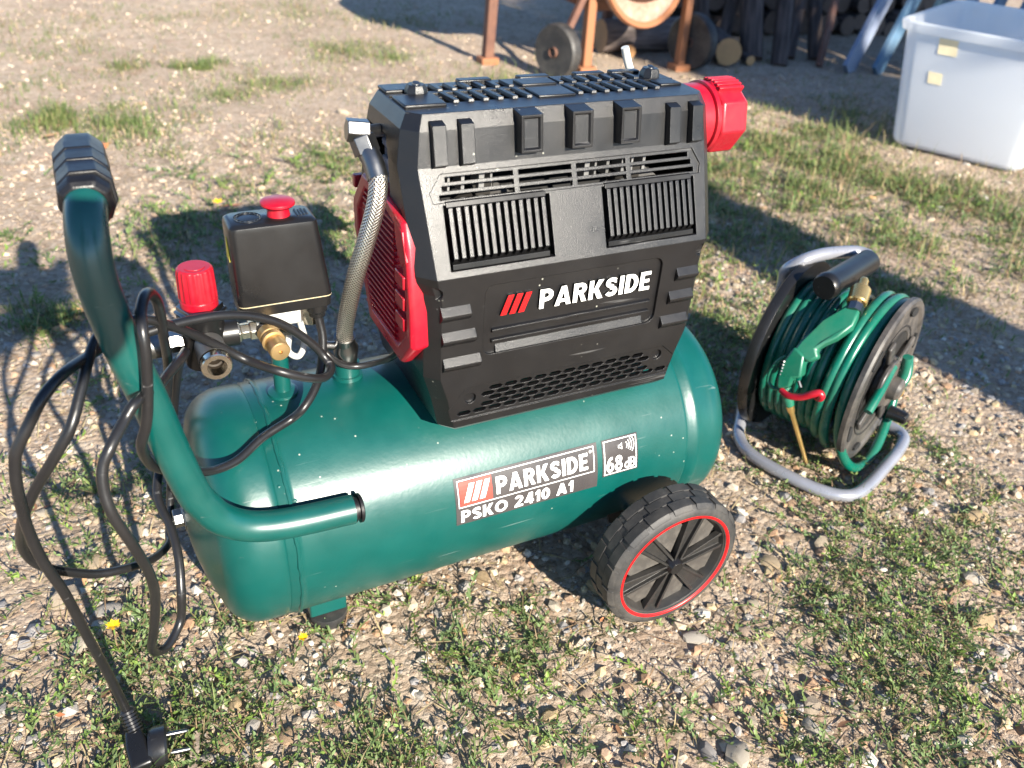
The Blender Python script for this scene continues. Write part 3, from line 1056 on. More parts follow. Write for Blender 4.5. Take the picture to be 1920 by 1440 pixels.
SX0, SX1, SA0, SA1 = 0.1013, 0.1460, 0.4695, 0.1179
SW, SH = SX1 - SX0, (SA0 - SA1) * R
lab2 = cyl_patch('noise_label', MT['label_grey'], tank, SX0, SX1, SA0, SA1, 0.0004, 2, 14)
for u0, u1, t0, t1 in ((0.04, 0.96, 0.04, 0.065), (0.04, 0.96, 0.935, 0.96), (0.04, 0.065, 0.065, 0.935), (0.935, 0.96, 0.065, 0.935)):
    me = flat_poly([[(u0 * SW, 0), (u1 * SW, 0), (u1 * SW, (t1 - t0) * SH), (u0 * SW, (t1 - t0) * SH)]])
    cyl_mesh('label_line', me, MT['white_print'], lab2, SX0, SA0 - t1 * SH / R, 0.0008)
for c, w, x, h in [(c, w, x, 0.42) for c, w, x in word('68', 0.10 * SW, 0.55 * SW, 0, 0, REL, 0.07)] + [(c, w, x, 0.29) for c, w, x in word('dB', 0.61 * SW, 0.91 * SW, 0, 0, REL, 0.07)]:
    cyl_mesh('letter', glyph_mesh(c, h * SH, w, -0.03 if h > .4 else -0.06), MT['white_print'], lab2, SX0 + x, SA0 - 0.90 * SH / R, 0.0010)
ic = [[(u * SW, v * SH) for u, v in q] for q in (
    [(.44, .705), (.49, .705), (.49, .725), (.44, .725)], [(.44, .765), (.49, .765), (.49, .785), (.44, .785)], [(.44, .725), (.462, .725), (.462, .765), (.44, .765)],
    [(.49, .705), (.55, .655), (.55, .685), (.49, .728)], [(.49, .762), (.55, .805), (.55, .835), (.49, .785)], [(.528, .702), (.55, .686), (.55, .804), (.528, .788)])]
for rr_ in (0.12, 0.185, 0.25, 0.315):
    for k in range(8):
        a0, a1 = math.radians(-36 + k * 9), math.radians(-36 + (k + 1) * 9)
        ic.append([((0.56 + q * math.cos(a)) * SW, 0.745 * SH + q * math.sin(a) * SW) for a, q in ((a0, rr_), (a0, rr_ + 0.020), (a1, rr_ + 0.020), (a1, rr_))])
mn = min(p[1] for q in ic for p in q)
ic = [[(x, y - mn) for x, y in q] for q in ic]
cyl_mesh('speaker_icon', flat_poly(ic), MT['white_print'], lab2, SX0, SA1 + mn / R, 0.0010)

# ------------------------------------------------------------------ wheels
def tyre_geo():
    g = G()
    r, w = 0.0835, 0.045                                     # lathe about +Y, front face at local y = 0
    prof = [(0.0015, 0.066), (0.0, 0.069), (0.0, 0.0735), (0.002, 0.0785), (0.006, 0.0818), (w - 0.006, 0.0818), (w - 0.002, 0.0785), (w, 0.0735), (w, 0.069), (w - 0.002, 0.066)]
    g.lathe(prof, (0, 0, 0), (0, 1, 0), 96, caps=False)
    n = 18
    for row, (y0, y1, ph) in enumerate(((0.0012, 0.0165, 0.0), (0.0285, w - 0.0012, 0.5), (0.0172, 0.0278, 0.25))):
        for k in range(n):
            a0 = 2 * math.pi * (k + ph) / n
            half = (0.40 if row < 2 else 0.36) * 2 * math.pi / n
            st = []
            for a in (a0 - half, a0, a0 + half):
                st.append((math.sin(a), math.cos(a)))
            rin, ro = 0.0810, r
            sh = 0.0022 if row == 0 else 0.0
            v, f = [], []
            for sx, cx in st:
                if row == 0:
                    pts = ((y0 + .0004, 0.0782), (y0 + 0.0008, 0.0797), (y0 + 0.0042, ro), (y1, ro), (y1, rin))
                elif row == 1:
                    pts = ((y0, rin), (y0, ro), (y1 - 0.0042, ro), (y1 - 0.0008, 0.0797), (y1 - .0004, 0.0782))
                else:
                    pts = ((y0, rin), (y0, ro - 0.0004), (y1, ro - 0.0004), (y1, rin), ((y0 + y1) / 2, rin - 0.001))
                v += [(q * sx, y, q * cx) for y, q in pts]
            for i in range(2):
                for j in range(5):
                    f.append((i * 5 + j, i * 5 + (j + 1) % 5, (i + 1) * 5 + (j + 1) % 5, (i + 1) * 5 + j))
            f += [(0, 1, 2, 3, 4), (14, 13, 12, 11, 10)]
            g.add(v, f)
    return g


def rim_geo():
    g = G()
    g.lathe([(0.018, 0.0), (0.018, 0.030), (0.018, 0.050), (0.014, 0.060), (0.003, 0.0645), (0.002, 0.067), (0.006, 0.068), (0.035, 0.067), (0.035, 0.0)], (0, 0, 0), (0, 1, 0), 72, caps=False)
    return g


def spoke_geo():
    """one spoke: a dark wedge that widens to the rim, with raised lips along both edges"""
    g = G()
    g.prism([(-0.0035, 0.0075, 0.009), (0.0035, 0.0075, 0.009), (0.0085, 0.0085, 0.0635), (-0.0085, 0.0085, 0.0635)], (0, 0.006, 0))
    for s in (-1, 1):
        p, q = V(s * 0.0040, 0.0025, 0.009), V(s * 0.0095, 0.0048, 0.0640)
        d = (q - p).normalized()
        u = V(d.z, 0, -d.x)
        g.prism([p + u * 0.0012, p - u * 0.0012, q - u * 0.0018, q + u * 0.0018], (0, 0.007, 0))
    return g


def kite_geo():
    """dusty flat panel between two spokes"""
    g = G()
    g.prism([(0, 0.0095, 0.016), (-0.0062, 0.0100, 0.028), (-0.0170, 0.0108, 0.048), (-0.0120, 0.0116, 0.0600), (0.0120, 0.0116, 0.0600), (0.0170, 0.0108, 0.048), (0.0062, 0.0100, 0.028)], (0, 0.005, 0))
    return g


ty_me, rim_me = tyre_geo().mesh('tyre', MT['rubber'], 30), rim_geo().mesh('rim', MT['rim_black'], 30)
sp_me, ki_me = spoke_geo().mesh('spoke', MT['rim_black'], 30), kite_geo().mesh('rim_panel', MT['rim_dusty'], 30)
gr = G()
gr.lathe([(0.0012, 0.0668), (-0.0004, 0.0675), (-0.0006, 0.0688), (-0.0004, 0.0702), (0.0012, 0.0706)], (0, 0, 0), (0, 1, 0), 96, caps=False)
ring_mesh = gr.mesh('red_ring', MT['red_flat'], 60)
gh = G()
gh.lathe([(-0.002, 0.0035), (-0.002, 0.0075), (0.003, 0.0095), (0.012, 0.0135), (0.02, 0.014)], (0, 0, 0), (0, 1, 0), 20)
hub_me = gh.mesh('hub', MT['black_smooth'], 30)


def me_obj(name, me, parent, M):
    o = bpy.data.objects.new(name, me)
    return link(o, parent, M)


for side in (-1, 1):
    M0 = Matrix.Translation((0.1552, side * 0.2015, 0.0835)) @ Matrix.Rotation(0 if side < 0 else math.pi, 4, 'Z') @ Matrix.Rotation(math.radians(17), 4, 'Y')
    wh = me_obj('wheel', ty_me, comp, M0)
    if side < 0: tag(wh, 'black treaded wheel with red rim ring')
    rim = me_obj('rim', rim_me, wh, M0)
    me_obj('red_ring', ring_mesh, wh, M0)
    me_obj('hub', hub_me, wh, M0)
    for k in range(6):
        Rk = M0 @ Matrix.Rotation(k * math.pi / 3, 4, 'Y')
        me_obj('spoke', sp_me, wh, Rk)
        me_obj('rim_panel', ki_me, wh, M0 @ Matrix.Rotation((k + 0.5) * math.pi / 3, 4, 'Y'))
g = G()
g.tube([(0.1552, -0.19, 0.0835), (0.1552, 0.19, 0.0835)], 0.006, 12)
g.build('axle', MT['steel'], comp)
for ys in (-1, 1):
    g = G()
    g.prism([(0.125, ys * 0.098, 0.10), (0.185, ys * 0.098, 0.10), (0.175, ys * 0.098, 0.070), (0.135, ys * 0.098, 0.070)], (0, ys * 0.004, 0))
    g.build('axle_bracket', MT['rim_black'], comp)

# ------------------------------------------------------------------ handle
hp = [(-0.172, -0.1175, 0.2085), (-0.2208, -0.117, 0.2105), (-0.250, -0.116, 0.2140), (-0.270, -0.115, 0.2215), (-0.2868, -0.115, 0.236), (-0.2965, -0.115, 0.2535), (-0.3036, -0.115, 0.2707), (-0.3133, -0.115, 0.3171), (-0.3214, -0.115, 0.3645),
      (-0.3305, -0.115, 0.4082), (-0.3364, -0.115, 0.4437), (-0.3390, -0.1145, 0.4700), (-0.3388, -0.111, 0.4900), (-0.3370, -0.101, 0.5040), (-0.3345, -0.085, 0.5115), (-0.333, -0.060, 0.5135), (-0.331, 0.002, 0.5140)]
g = G()
g.tube(catmull(hp, 8), 0.0137, 28)
handle = g.build('handle', MT['green_tube'], comp, smooth=50)
g = G()
gx = catmull([(-0.3345, -0.092, 0.5095), (-0.3335, -0.07, 0.5130), (-0.332, -0.03, 0.5140), (-0.331, 0.006, 0.5140)], 6)
ringz = []
for i, p in enumerate(gx):
    t = (gx[min(i + 1, len(gx) - 1)] - gx[max(i - 1, 0)]).normalized()
    x = t.cross(V(0, 0, 1)).normalized(); z = x.cross(t)
    sc_ = 0.80 if i in (0, len(gx) - 1) else (0.95 if i in (1, len(gx) - 2) else 1.0)
    prof8 = [(-0.008, 0.0175), (0.008, 0.0175), (0.0165, 0.010), (0.0180, -0.004), (0.012, -0.0165), (-0.012, -0.0165), (-0.0180, -0.004), (-0.0165, 0.010)]
    ringz.append([p + x * a * sc_ + z * b * sc_ for a, b in prof8])
g.loft(ringz)
grip = g.build('grip', MT['grip_rubber'], handle, smooth=20, bevel=0.0012)
for yy in (-0.075, -0.052, -0.028):                             # raised bands moulded round the grip
    g = G()
    zz = 0.5125 if yy < -0.06 else 0.5138
    pr = [(-0.0083, 0.0183), (0.0083, 0.0183), (0.0171, 0.0105), (0.0187, -0.004), (0.0125, -0.0172), (-0.0125, -0.0172), (-0.0187, -0.004), (-0.0171, 0.0105)]
    rg = [[V(-0.3328 + a * k, yy + dy, zz + b * k) for a, b in pr] for dy, k in ((-0.0085, 0.97), (-0.007, 1.0), (0.007, 1.0), (0.0085, 0.97))]
    g.loft(rg)
    g.build('grip_band', MT['grip_rubber'], handle, smooth=20, bevel=0.0006)
g = G()
ea = (V(*hp[0]) - V(*hp[1])).normalized()
g.lathe([(-0.004, 0.0128), (0.0015, 0.0128), (0.002, 0.0105), (0.0045, 0.0105), (0.005, 0.0138), (0.0075, 0.0136), (0.0085, 0.012)], hp[0], ea, 28)
g.build('end_cap', MT['grip_rubber'], handle)
# ------------------------------------------------------------------ motor housing
XC = 0.05


def hring(z, hw, yf, yb, c):
    x0, x1 = XC - hw, XC + hw
    return [V(x0 + c, yf, z), V(x1 - c, yf, z), V(x1, yf + c, z), V(x1, yb - c, z), V(x1 - c, yb, z), V(x0 + c, yb, z), V(x0, yb - c, z), V(x0, yf + c, z)]


rings = [(.258, .124, -.100, .062, .010), (.266, .131, -.108, .070, .012), (.298, .138, -.108, .070, .012), (.322, .1455, -.108, .070, .012), (.405, .1455, -.108, .070, .012), (.415, .151, -.108, .070, .014), (.421, .152, -.108, .070, .014),
         (.505, .1555, -.074, .036, .013), (.533, .151, -.0685, .031, .012), (.545, .1445, -.0625, .025, .010)]
g = G()
g.loft([hring(*r) for r in rings])
housing = g.build('motor_housing', MT['black'], comp, smooth=0)
tag(housing, 'black ribbed motor housing with raised white lettering')
gi = G()
gi.loft([hring(z if i else 0.24, hw - .006, yf + .006, yb - .006, c) for i, (z, hw, yf, yb, c) in enumerate(rings[:-1])] + [hring(.539, .1385, -.057, .019, .010)])
cav = gi.build('cavity', None, None, smooth=0)

# sloped mid panel coordinates
S_DIR, S_N = V(0, .034, .084).normalized(), V(0, -.084, .034).normalized()


def MP(x, z, w=0.0):
    k = (z - .421) / S_DIR.z
    return V(x, -.108, .421) + S_DIR * k + S_N * w


gc = G()
posts = [(-.0053), (.0514), (.1075)]
for row, z in enumerate((.4955, .4890, .4825)):
    xl, xr = (-.070, .1735) if row == 0 else ((-.0735, .1765) if row == 1 else (-.0765, .179))
    edges = [xl] + [q for p in posts for q in (p - .0025, p + .0025)] + [xr]
    for k in range(4):
        a, b = edges[2 * k], edges[2 * k + 1]
        gc.prism([MP(a, z - .0019, .004), MP(b, z - .0019, .004), MP(b, z + .0019, .004), MP(a, z + .0019, .004)], -S_N * .02)
cut1 = gc.build('cutter', None, None, smooth=0)
# shallow outlined bed under the long slots
gc = G()
gc.prism([MP(-.083, .4785, .004), MP(.184, .4785, .004), MP(.186, .4865, .004), MP(.178, .5000, .004), MP(-.074, .5000, .004), MP(-.085, .4865, .004)], -S_N * .0055)
cut0 = gc.build('cutter', None, None, smooth=0)
# grille pockets, side opening, top louvres, honeycomb, screw holes, name recess
gc = G()
for a, b in ((-.0750, .0240), (.0770, .1775)):
    gc.box(a, b, -.13, -.072, .4262, .4765)
cut2 = gc.build('cutter', None, None, smooth=0)
gc = G()
gc.prism([(-.13, -.040, .440), (-.13, .018, .440), (-.13, .018, .520), (-.13, -.028, .520), (-.13, -.040, .505)], (.05, 0, 0))
for x0 in (-.0545, .0790):
    for k in range(6):
        x = x0 + k * .0137
        for y0, y1 in ((-.036, -.018), (.001, .015)):
            gc.prism([(x, y0, .552), (x + .0075, y0, .552), (x + .0055, y1, .552), (x - .002, y1, .552)], (0, 0, -.03))
cut3 = gc.build('cutter', None, None, smooth=0)
gc = G()
HEX = []
for row, z in enumerate((.3020, .2964, .2908, .2852, .2796)):
    x0, x1 = ((-.0405, .1445), (-.0405, .1445), (-.0405, .1445), (-.048, .153), (-.0715, .1815))[row]
    off = .0079 if row % 2 else 0.0
    k0 = math.ceil((x0 - .052 - off) / .0158)
    x = .052 + off + k0 * .0158
    while x + .0 <= x1:
        if x - .0066 > x0 - .004 and x + .0066 < x1 + .004:
            HEX.append((x, z))
        x += .0158
for x, z in HEX:
    w, h = .0073, .00235
    gc.prism([(x - w, -.125, z), (x - w + .0028, -.125, z - h), (x + w - .0028, -.125, z - h), (x + w, -.125, z), (x + w - .0028, -.125, z + h), (x - w + .0028, -.125, z + h)], (0, .03, 0))
cut4 = gc.build('cutter', None, None, smooth=0)
gc = G()
gc.prism([(x, -.125, z) for x, z in rrect(-.0435, .1420, .3395, .4090, .009)], (0, .0203, 0))
for x, z, r in ((-.0885, .4075, .0058), (.1845, .4105, .0058), (-.0529, .2950, .0056), (.1550, .2980, .0056)):
    gc.lathe([(0, r), (.0215, r)], (x, -.125, z), (0, 1, 0), 20)
cut5 = gc.build('cutter', None, None, smooth=0)
# shallow trapezoid field of the honeycomb
gc = G()
gc.prism([(x, -.125, z) for x, z in ((-.078, .2735), (.188, .2735), (.186, .2850), (.160, .3080), (-.058, .3080), (-.076, .2850))], (0, .0183, 0))
cut6 = gc.build('cutter', None, None, smooth=0)
boolean_cut(housing, [cav, cut6, cut0, cut1, cut2, cut3, cut4, cut5])


def hpart(g, name, mat='black', bevel=0.0, smooth=30):
    return g.build(name, MT[mat], housing, smooth=smooth, bevel=bevel)


def yz_prism(poly, x0, x1):
    return G().prism([(x0, y, z) for y, z in poly], (x1 - x0, 0, 0))


# vertical slats in the two grilles
for a, b, n in ((-.0715, .0185, 13), (.0810, .1730, 14)):
    me = yz_prism([(-.0850, .4755), (-.0882, .4750), (-.1042, .4365), (-.1005, .4315), (-.078, .4315), (-.078, .4755)], 0, .0038).mesh('slat', MT['black'], 30)
    for k in range(n):
        x = a + (b - a - .0038) * k / (n - 1)
        me_obj('slat', me, housing, Matrix.Translation((x, 0, 0)))
    hpart(yz_prism([(-.1035, .4313), (-.1045, .4268), (-.078, .4268), (-.078, .4313)], a - .001, b + .001), 'grille_base', 'black_smooth')
    hpart(yz_prism([(-.0872, .4752), (-.0855, .4790), (-.078, .4790), (-.078, .4752)], a - .001, b + .001), 'grille_header', 'black_smooth')
# upright ribs on the upper panel
for x0, x1 in ((-.0805, -.0690), (-.0560, -.0445), (.1475, .1590), (.1725, .1840)):
    hpart(yz_prism([(-.0715, .5025), (-.0815, .5085), (-.0805, .5120), (-.0745, .5385), (-.0660, .5405), (-.0660, .5025)], x0, x1), 'rib')
for x0, x1 in ((-.0045, .0155), (.0440, .0640), (.0930, .1130)):
    g = G()
    fr = lambda i, yo: [V(x0 + i, -.0835 + .05 * i + yo, .5130 + i), V(x1 - i, -.0835 + .05 * i + yo, .5130 + i), V(x1 - i, -.0790 + yo, .5430 - i), V(x0 + i, -.0790 + yo, .5430 - i)]
    back = [V(x0, -.066, .5095), V(x1, -.066, .5095), V(x1, -.060, .5450), V(x0, -.060, .5450)]
    g.loft([back, fr(0, 0), fr(.0022, 0), fr(.0036, .0024)])
    hpart(g, 'hook_block')
# stepped louvres at both ends of the lower panel
for z in (.3905, .3660, .3395):
    for a, b in ((-.0850 + (.3905 - z) * .06, -.0575 + (.3905 - z) * .23), (.1590 - (.3905 - z) * .18, .1835 - (.3905 - z) * .05)):
        hpart(yz_prism([(-.1070, z + .0055), (-.1130, z - .0020), (-.1130, z - .0045), (-.1070, z - .0110)], a, b), 'step_louvre')
# name recess: ribs, lower bevel, logo bars, raised letters
for z in (.3625, .3520):
    hpart(yz_prism([(-.1040, z + .0028), (-.1074, z + .0012), (-.1074, z - .0012), (-.1040, z - .0022)], -.0345, .1345), 'rib')
hpart(yz_prism([(-.1035, .3480), (-.1050, .3475), (-.1079, .3402), (-.1035, .3402)], -.0300, .1285), 'recess_bevel')
for k in range(3):
    x = -.0275 + k * .0088
    g = G().prism([(x, -.1035, .3772), (x + .0058, -.1035, .3772), (x + .0128, -.1035, .3962), (x + .0070, -.1035, .3962)], (0, -.0040, 0))
    o = hpart(g, 'logo_bar', 'black_smooth', smooth=0)
    o.data.materials.append(MT['red_flat'])
    for p in o.data.polygons:
        if p.normal.y < -0.9: p.material_index = 1
for c, w, x in word('PARKSIDE', .0112, .1303, 0, 0, REL, 0.10):
    me = glyph_mesh(c, .0193, w, 0.0, .0045)
    co = np.empty(len(me.vertices) * 3); me.vertices.foreach_get('co', co); co = co.reshape(-1, 3)
    me.vertices.foreach_set('co', np.stack([x + co[:, 0], -.1032 - co[:, 2], .3770 + co[:, 1]], 1).ravel())
    me.materials.clear()
    me.materials.append(MT['black_smooth']); me.materials.append(MT['white_print'])
    me.update()
    for p in me.polygons:
        p.material_index = 1 if p.normal.y < -0.9 else 0
        p.use_smooth = False
    me_obj('letter', me, housing, Matrix.Identity(4))
# top: slanted fins between the slots, bosses, centre plate and seam
fin = G()
fin.prism([(0, -.0405, .5445), (.0052, -.0405, .5445), (.0050, -.0395, .5472), (.0006, -.0395, .5472)], (-.0030, .0255, 0))
fin_me = fin.mesh('fin', MT['black'], 30)
fin2 = G()
fin2.prism([(0, .0, .5445), (.0052, .0, .5445), (.0050, .0008, .5468), (.0006, .0008, .5468)], (-.0018, .0185, 0))
fin2_me = fin2.mesh('fin', MT['black'], 30)
for x0 in (-.0545, .0790):
    for k in range(7):
        x = x0 + k * .0137 - .0060
        me_obj('fin', fin_me, housing, Matrix.Translation((x, .003, 0)))
        me_obj('fin', fin2_me, housing, Matrix.Translation((x + .0005, -.001, 0)))
for x, y in ((-.068, -.006), (.176, .004)):
    g = G()
    g.lathe([(-.004, .0105), (.005, .0095), (.0085, .0075)], (x, y, .5450), (0, 0, 1), 8, phase=0.39)
    b = hpart(g, 'screw_boss')
    g = G()
    g.lathe([(0, .0036), (.0016, .0032), (.0019, .0)], (x, y, .5533), (0, -.25, 1), 12)
    g.build('screw_head', MT['steel'], housing)
hpart(G().box(.0320, .0690, -.040, -.012, .5445, .5468), 'centre_plate', bevel=.0008)
hpart(G().box(.0330, .0680, -.006, .014, .5445, .5478), 'centre_plate', bevel=.0008)
hpart(G().box(-.0930, .1930, -.0102, -.0086, .5445, .5464), 'seam_lip')
hpart(G().box(-.0925, -.0560, -.045, -.014, .5445, .5475), 'corner_plate', bevel=.0010)
hpart(G().box(-.0925, -.0600, .001, .022, .5445, .5475), 'corner_plate', bevel=.0010)
hpart(G().box(.1660, .1900, -.030, -.012, .5445, .5470), 'corner_plate', bevel=.0010)
for x in (.0, .06, .12, .16):
    hpart(G().box(x - .018, x + .014, .018, .0275, .5400, .5478), 'rear_tab', bevel=.0010)
# what shows through the openings: finned cylinder heads, fans, motor
mot = G()
mot.lathe([(-.115, .040), (-.11, .047), (.11, .047), (.115, .040)], (XC, -.016, .430), (1, 0, 0), 32)
hpart(mot, 'motor', 'inner_dark')
for a, b in ((-.072, -.012), (.072, .150)):
    g = G()
    x = a
    k = 0
    while x < b:
        g.box(x, x + (.005, .0020, .003)[k % 3], -.062, -.045, .477, .499)
        x += (.0105, .0125, .0165)[k % 3]
        k += 1
    hpart(g, 'cylinder_fins', 'alu')
for xc in (-.026, .127):
    g = G()
    for k in range(9):
        a = k * 2 * math.pi / 9
        p = V(math.cos(a), 0, math.sin(a))
        q = V(math.cos(a + .5), 0, math.sin(a + .5))
        c = V(xc, -.0665, .452)
        g.add([c + p * .008, c + p * .032 + V(0, .004, 0), c + q * .032 + V(0, .012, 0), c + q * .008 + V(0, .008, 0)], [(0, 1, 2, 3)])
    hpart(g, 'fan', 'rim_black')
g = G()
g.box(-.090, -.078, -.036, .014, .445, .516)
for z in (.455, .470, .485, .500):
    g.box(-.0935, -.090, -.034, .010, z, z + .006)
hpart(g, 'cylinder_head', 'frame_grey', bevel=.001)

# ------------------------------------------------------------------ red side cover
SHX = -.1085
shp = [(-.1005, .354), (-.0990, .388), (-.0880, .444), (-.0775, .463), (-.040, .4715), (.026, .4700), (.0545, .438), (.0545, .410), (.031, .361), (.0140, .3270), (-.0730, .3255)]
cy = sum(p[0] for p in shp) / len(shp); cz = sum(p[1] for p in shp) / len(shp)


def shr(x, k):
    return [V(x, cy + (y - cy) * k, cz + (z - cz) * k) for y, z in shp]


g = G()
g.loft([shr(-.084, .97), shr(-.100, 1.0), shr(SHX + .003, 1.0), shr(SHX, .97), shr(SHX, .84), shr(SHX + .0045, .80)])
cover = g.build('side_cover', MT['red'], comp, smooth=25, bevel=.0012)
tag(cover, 'red louvred side cover')
gsl = G().box(SHX + .0010, SHX + .0055, -.052, .030, -.0010, .0010)
sl_me = gsl.mesh('slat', MT['red'], 30)
for k in range(19):
    me_obj('slat', sl_me, cover, Matrix.Translation((0, -.004, .342 + k * .0062)))
for z in (.372, .392, .412):
    hp_ = G().box(SHX - .0022, SHX + .006, -.0870, -.0660, z - .0062, z + .0062)
    hp_.build('lug', MT['red'], cover, bevel=.0012)
g = G()
g.prism([(SHX - .0005, -.090, .432), (SHX - .0005, -.080, .456), (SHX - .0005, -.060, .462), (SHX - .0005, -.066, .440), (SHX - .0005, -.078, .424)], (.003, 0, 0))
g.build('finger_scoop', MT['red'], cover, bevel=.0008)
for z in (.425, .452):
    G().box(SHX + .002, SHX + .014, .0525, .0600, z - .006, z + .006).build('clip', MT['red'], cover, bevel=.001)
# ------------------------------------------------------------------ red intake filter on the right
g = G()
g.lathe([(0.0, .0330), (.030, .0330), (.031, .0310), (.034, .0310)], (.1950, -.014, .5075), (1, 0.02, 0), 48)
filt = g.build('intake_filter', MT['red'], comp, smooth=40)
tag(filt, 'red octagonal intake filter cap')
g = G()
g.lathe([(.031, .0320), (.032, .0350), (.0365, .0350), (.038, .0330)], (.1950, -.014, .5075), (1, 0.02, 0), 48)
g.build('filter_ring', MT['red'], filt)
g = G()
g.lathe([(.0375, .0345), (.040, .0370), (.066, .0370), (.071, .0340), (.073, .0)], (.1950, -.014, .5075), (1, 0.02, 0), 8, phase=math.radians(10))
g.build('filter_cap', MT['red'], filt, smooth=20, bevel=.0014)
for k in range(6):
    a = math.radians(62 + k * 8)
    c = V(.1950, -.014, .5075) + V(0, -math.cos(a) * .0345, math.sin(a) * .0345)
    g = G()
    g.bar(c + V(.040, 0, 0), c + V(.070, 0, 0), .0032, .006, up=(0, -math.cos(a), math.sin(a)))
    g.build('grip_rib', MT['red'], filt, bevel=.0006)
g = G()
tp = catmull([(.2045, .055, .505), (.197, .058, .525), (.188, .060, .545), (.182, .060, .560)], 5)
g.tube(tp, .0042, 12)
g.build('breather_tube', plastic('milky_tube', (.55, .56, .53), .35), comp)
# ------------------------------------------------------------------ pressure switch, regulator, fittings
RX, RY = -.2005, .004
g = G()
g.lathe([(0, .015), (.004, .0145), (.006, .0085)], (RX, RY, .2665), (0, 0, 1), 28)
g.tube([(RX, RY, .268), (RX, RY, .335)], .0078, 24)
g.build('riser_pipe', MT['green_tube'], comp, smooth=40)
g = G()


def swring(z, x0, x1, y0, y1):
    return [V(x, y, z) for x, y in [(p[0], p[1]) for p in rrect(x0, x1, y0, y1, .006, 4)]]


g.loft([swring(.3765, -.2345, -.1520, -.0185, .0215), swring(.4440, -.2350, -.1605, -.0175, .0205), swring(.4475, -.2342, -.1613, -.0168, .0198), swring(.4497, -.2315, -.1640, -.0140, .0170)])
switch = g.build('pressure_switch', MT['black_smooth'], comp, smooth=40)
tag(switch, 'black pressure switch box with red button')
g = G()
g.loft([swring(.3655, -.2335, -.1530, -.0175, .0205), swring(.3755, -.2340, -.1525, -.0180, .0210)])
g.build('switch_base', MT['black_smooth'], switch, smooth=40)
g = G()
g.loft([swring(.3755, -.2343, -.1521, -.0183, .0213), swring(.3765, -.2343, -.1521, -.0183, .0213)])
g.build('gasket', MT['pressboard'], switch)
g = G()
g.lathe([(0, .0100), (.0082, .0088), (.0090, .0130), (.0108, .0147), (.0128, .0145), (.0142, .0115), (.0146, .0)], (-.190, .0015, .4490), (0, 0, 1), 36)
g.build('red_button', MT['red'], switch, smooth=40)
g = G()
for r0, r1 in ((.0112, .0119), (.0085, .0089)):
    g.lathe([(0, r0), (.0007, r0), (.0007, r1), (0, r1)], (-.2160, .0020, .4495), (0, 0, 1), 32, caps=False)
for k in range(16):
    a = k * math.pi / 8
    g.box(-.2160 + .0101 * math.cos(a) - .0006, -.2160 + .0101 * math.cos(a) + .0006, .0020 + .0101 * math.sin(a) - .0006, .0020 + .0101 * math.sin(a) + .0006, .4490, .4502)
g.build('dial_ring', MT['black_smooth'], switch)
g = G()
for k in range(4):
    g.box(-.1755 + k * .0028, -.1740 + k * .0028, -.0065 + .001 * k, .010 - .002 * (k % 2), .4492, .4501)
g.build('top_marks', MT['black_smooth'], switch)
g = G()
g.prism([(-.2357, .008, .415), (-.2357, -.006, .415), (-.2357, .001, .436)], (.0006, 0, 0))
g.build('warning_label', MT['yellow_label'], switch)
g = G()
g.lathe([(0, .0095), (.010, .0095), (.012, .0075), (.016, .0075)], (-.1640, -.003, .3660), (0, 0, -1), 18)
g.build('cable_gland', MT['black_smooth'], switch)
# manifold
g = G()
g.box(-.2200, -.1800, -.010, .016, .3480, .3660)
man = g.build('manifold', MT['white_plastic'], comp, bevel=.002)
G().lathe([(0, .0125), (.016, .0125)], (RX, RY, .333), (0, 0, 1), 6).build('hex_collar', MT['nickel'], man, bevel=.0008)
G().lathe([(0, .0095), (.008, .0095), (.0082, .0078), (.016, .0078), (.0162, .0095), (.024, .0095)], (-.2180, -.002, .3450), (-1, 0, 0), 6, phase=.3).build('hex_nipple', MT['nickel'], man, bevel=.0006)
G().lathe([(0, .0085), (.020, .0085)], (-.1690, .004, .340), (0, 0, 1), 6).build('hex_plug', MT['nickel'], man, bevel=.0006)
# brass safety valve, pointing at the viewer
vd = V(.004, -.040, -.003).normalized()
g = G()
g.lathe([(-.004, .0060), (.004, .0060), (.0042, .0098), (.012, .0098), (.013, .0090), (.016, .0090), (.0165, .0102), (.020, .0104), (.0205, .0082), (.027, .0080), (.0275, .0090), (.0365, .0090), (.0375, .0082), (.0378, .0018), (.034, .0015)], (-.2125, -.010, .3465), vd, 32)
g.build('safety_valve', MT['brass'], comp, smooth=30)
G().lathe([(0, .0112), (.010, .0112)], (-.2125, -.004, .3462), vd, 6).build('valve_nut', MT['rim_black'], man, bevel=.0006)
# regulator with red knob
KX, KY = -.2645, .0
g = G()
g.lathe([(0, .012), (.004, .0185), (.046, .0185), (.052, .0205), (.056, .0205)], (KX, KY, .316), (0, 0, 1), 32)
g.tube([(KX, KY, .3455), (-.236, -.001, .3455)], .0125, 20)
reg = g.build('regulator', MT['black_smooth'], comp, smooth=35)
G().lathe([(0, .0215), (.0015, .0225), (.003, .0215), (.0032, .0195), (.0075, .0195)], (KX, KY, .3700), (0, 0, 1), 6, phase=.4).build('regulator_nut', MT['steel'], reg, smooth=25, bevel=.0008)
g = G()
rk = []
for z, r, wv in ((.3772, .0158, 0), (.3835, .0160, 0), (.3838, .0154, 0), (.3850, .0154, .5), (.3862, .0157, 1), (.4090, .0149, 1), (.4118, .0144, .6), (.4130, .0130, 0)):
    rk.append([V(KX + (r + wv * .0005 * (1 if k % 4 < 2 else -1)) * math.cos(k * math.pi / 36), KY + (r + wv * .0005 * (1 if k % 4 < 2 else -1)) * math.sin(k * math.pi / 36), z) for k in range(72)])
g.loft(rk)
knob = g.build('regulator_knob', MT['red'], reg, smooth=28)
g = G()
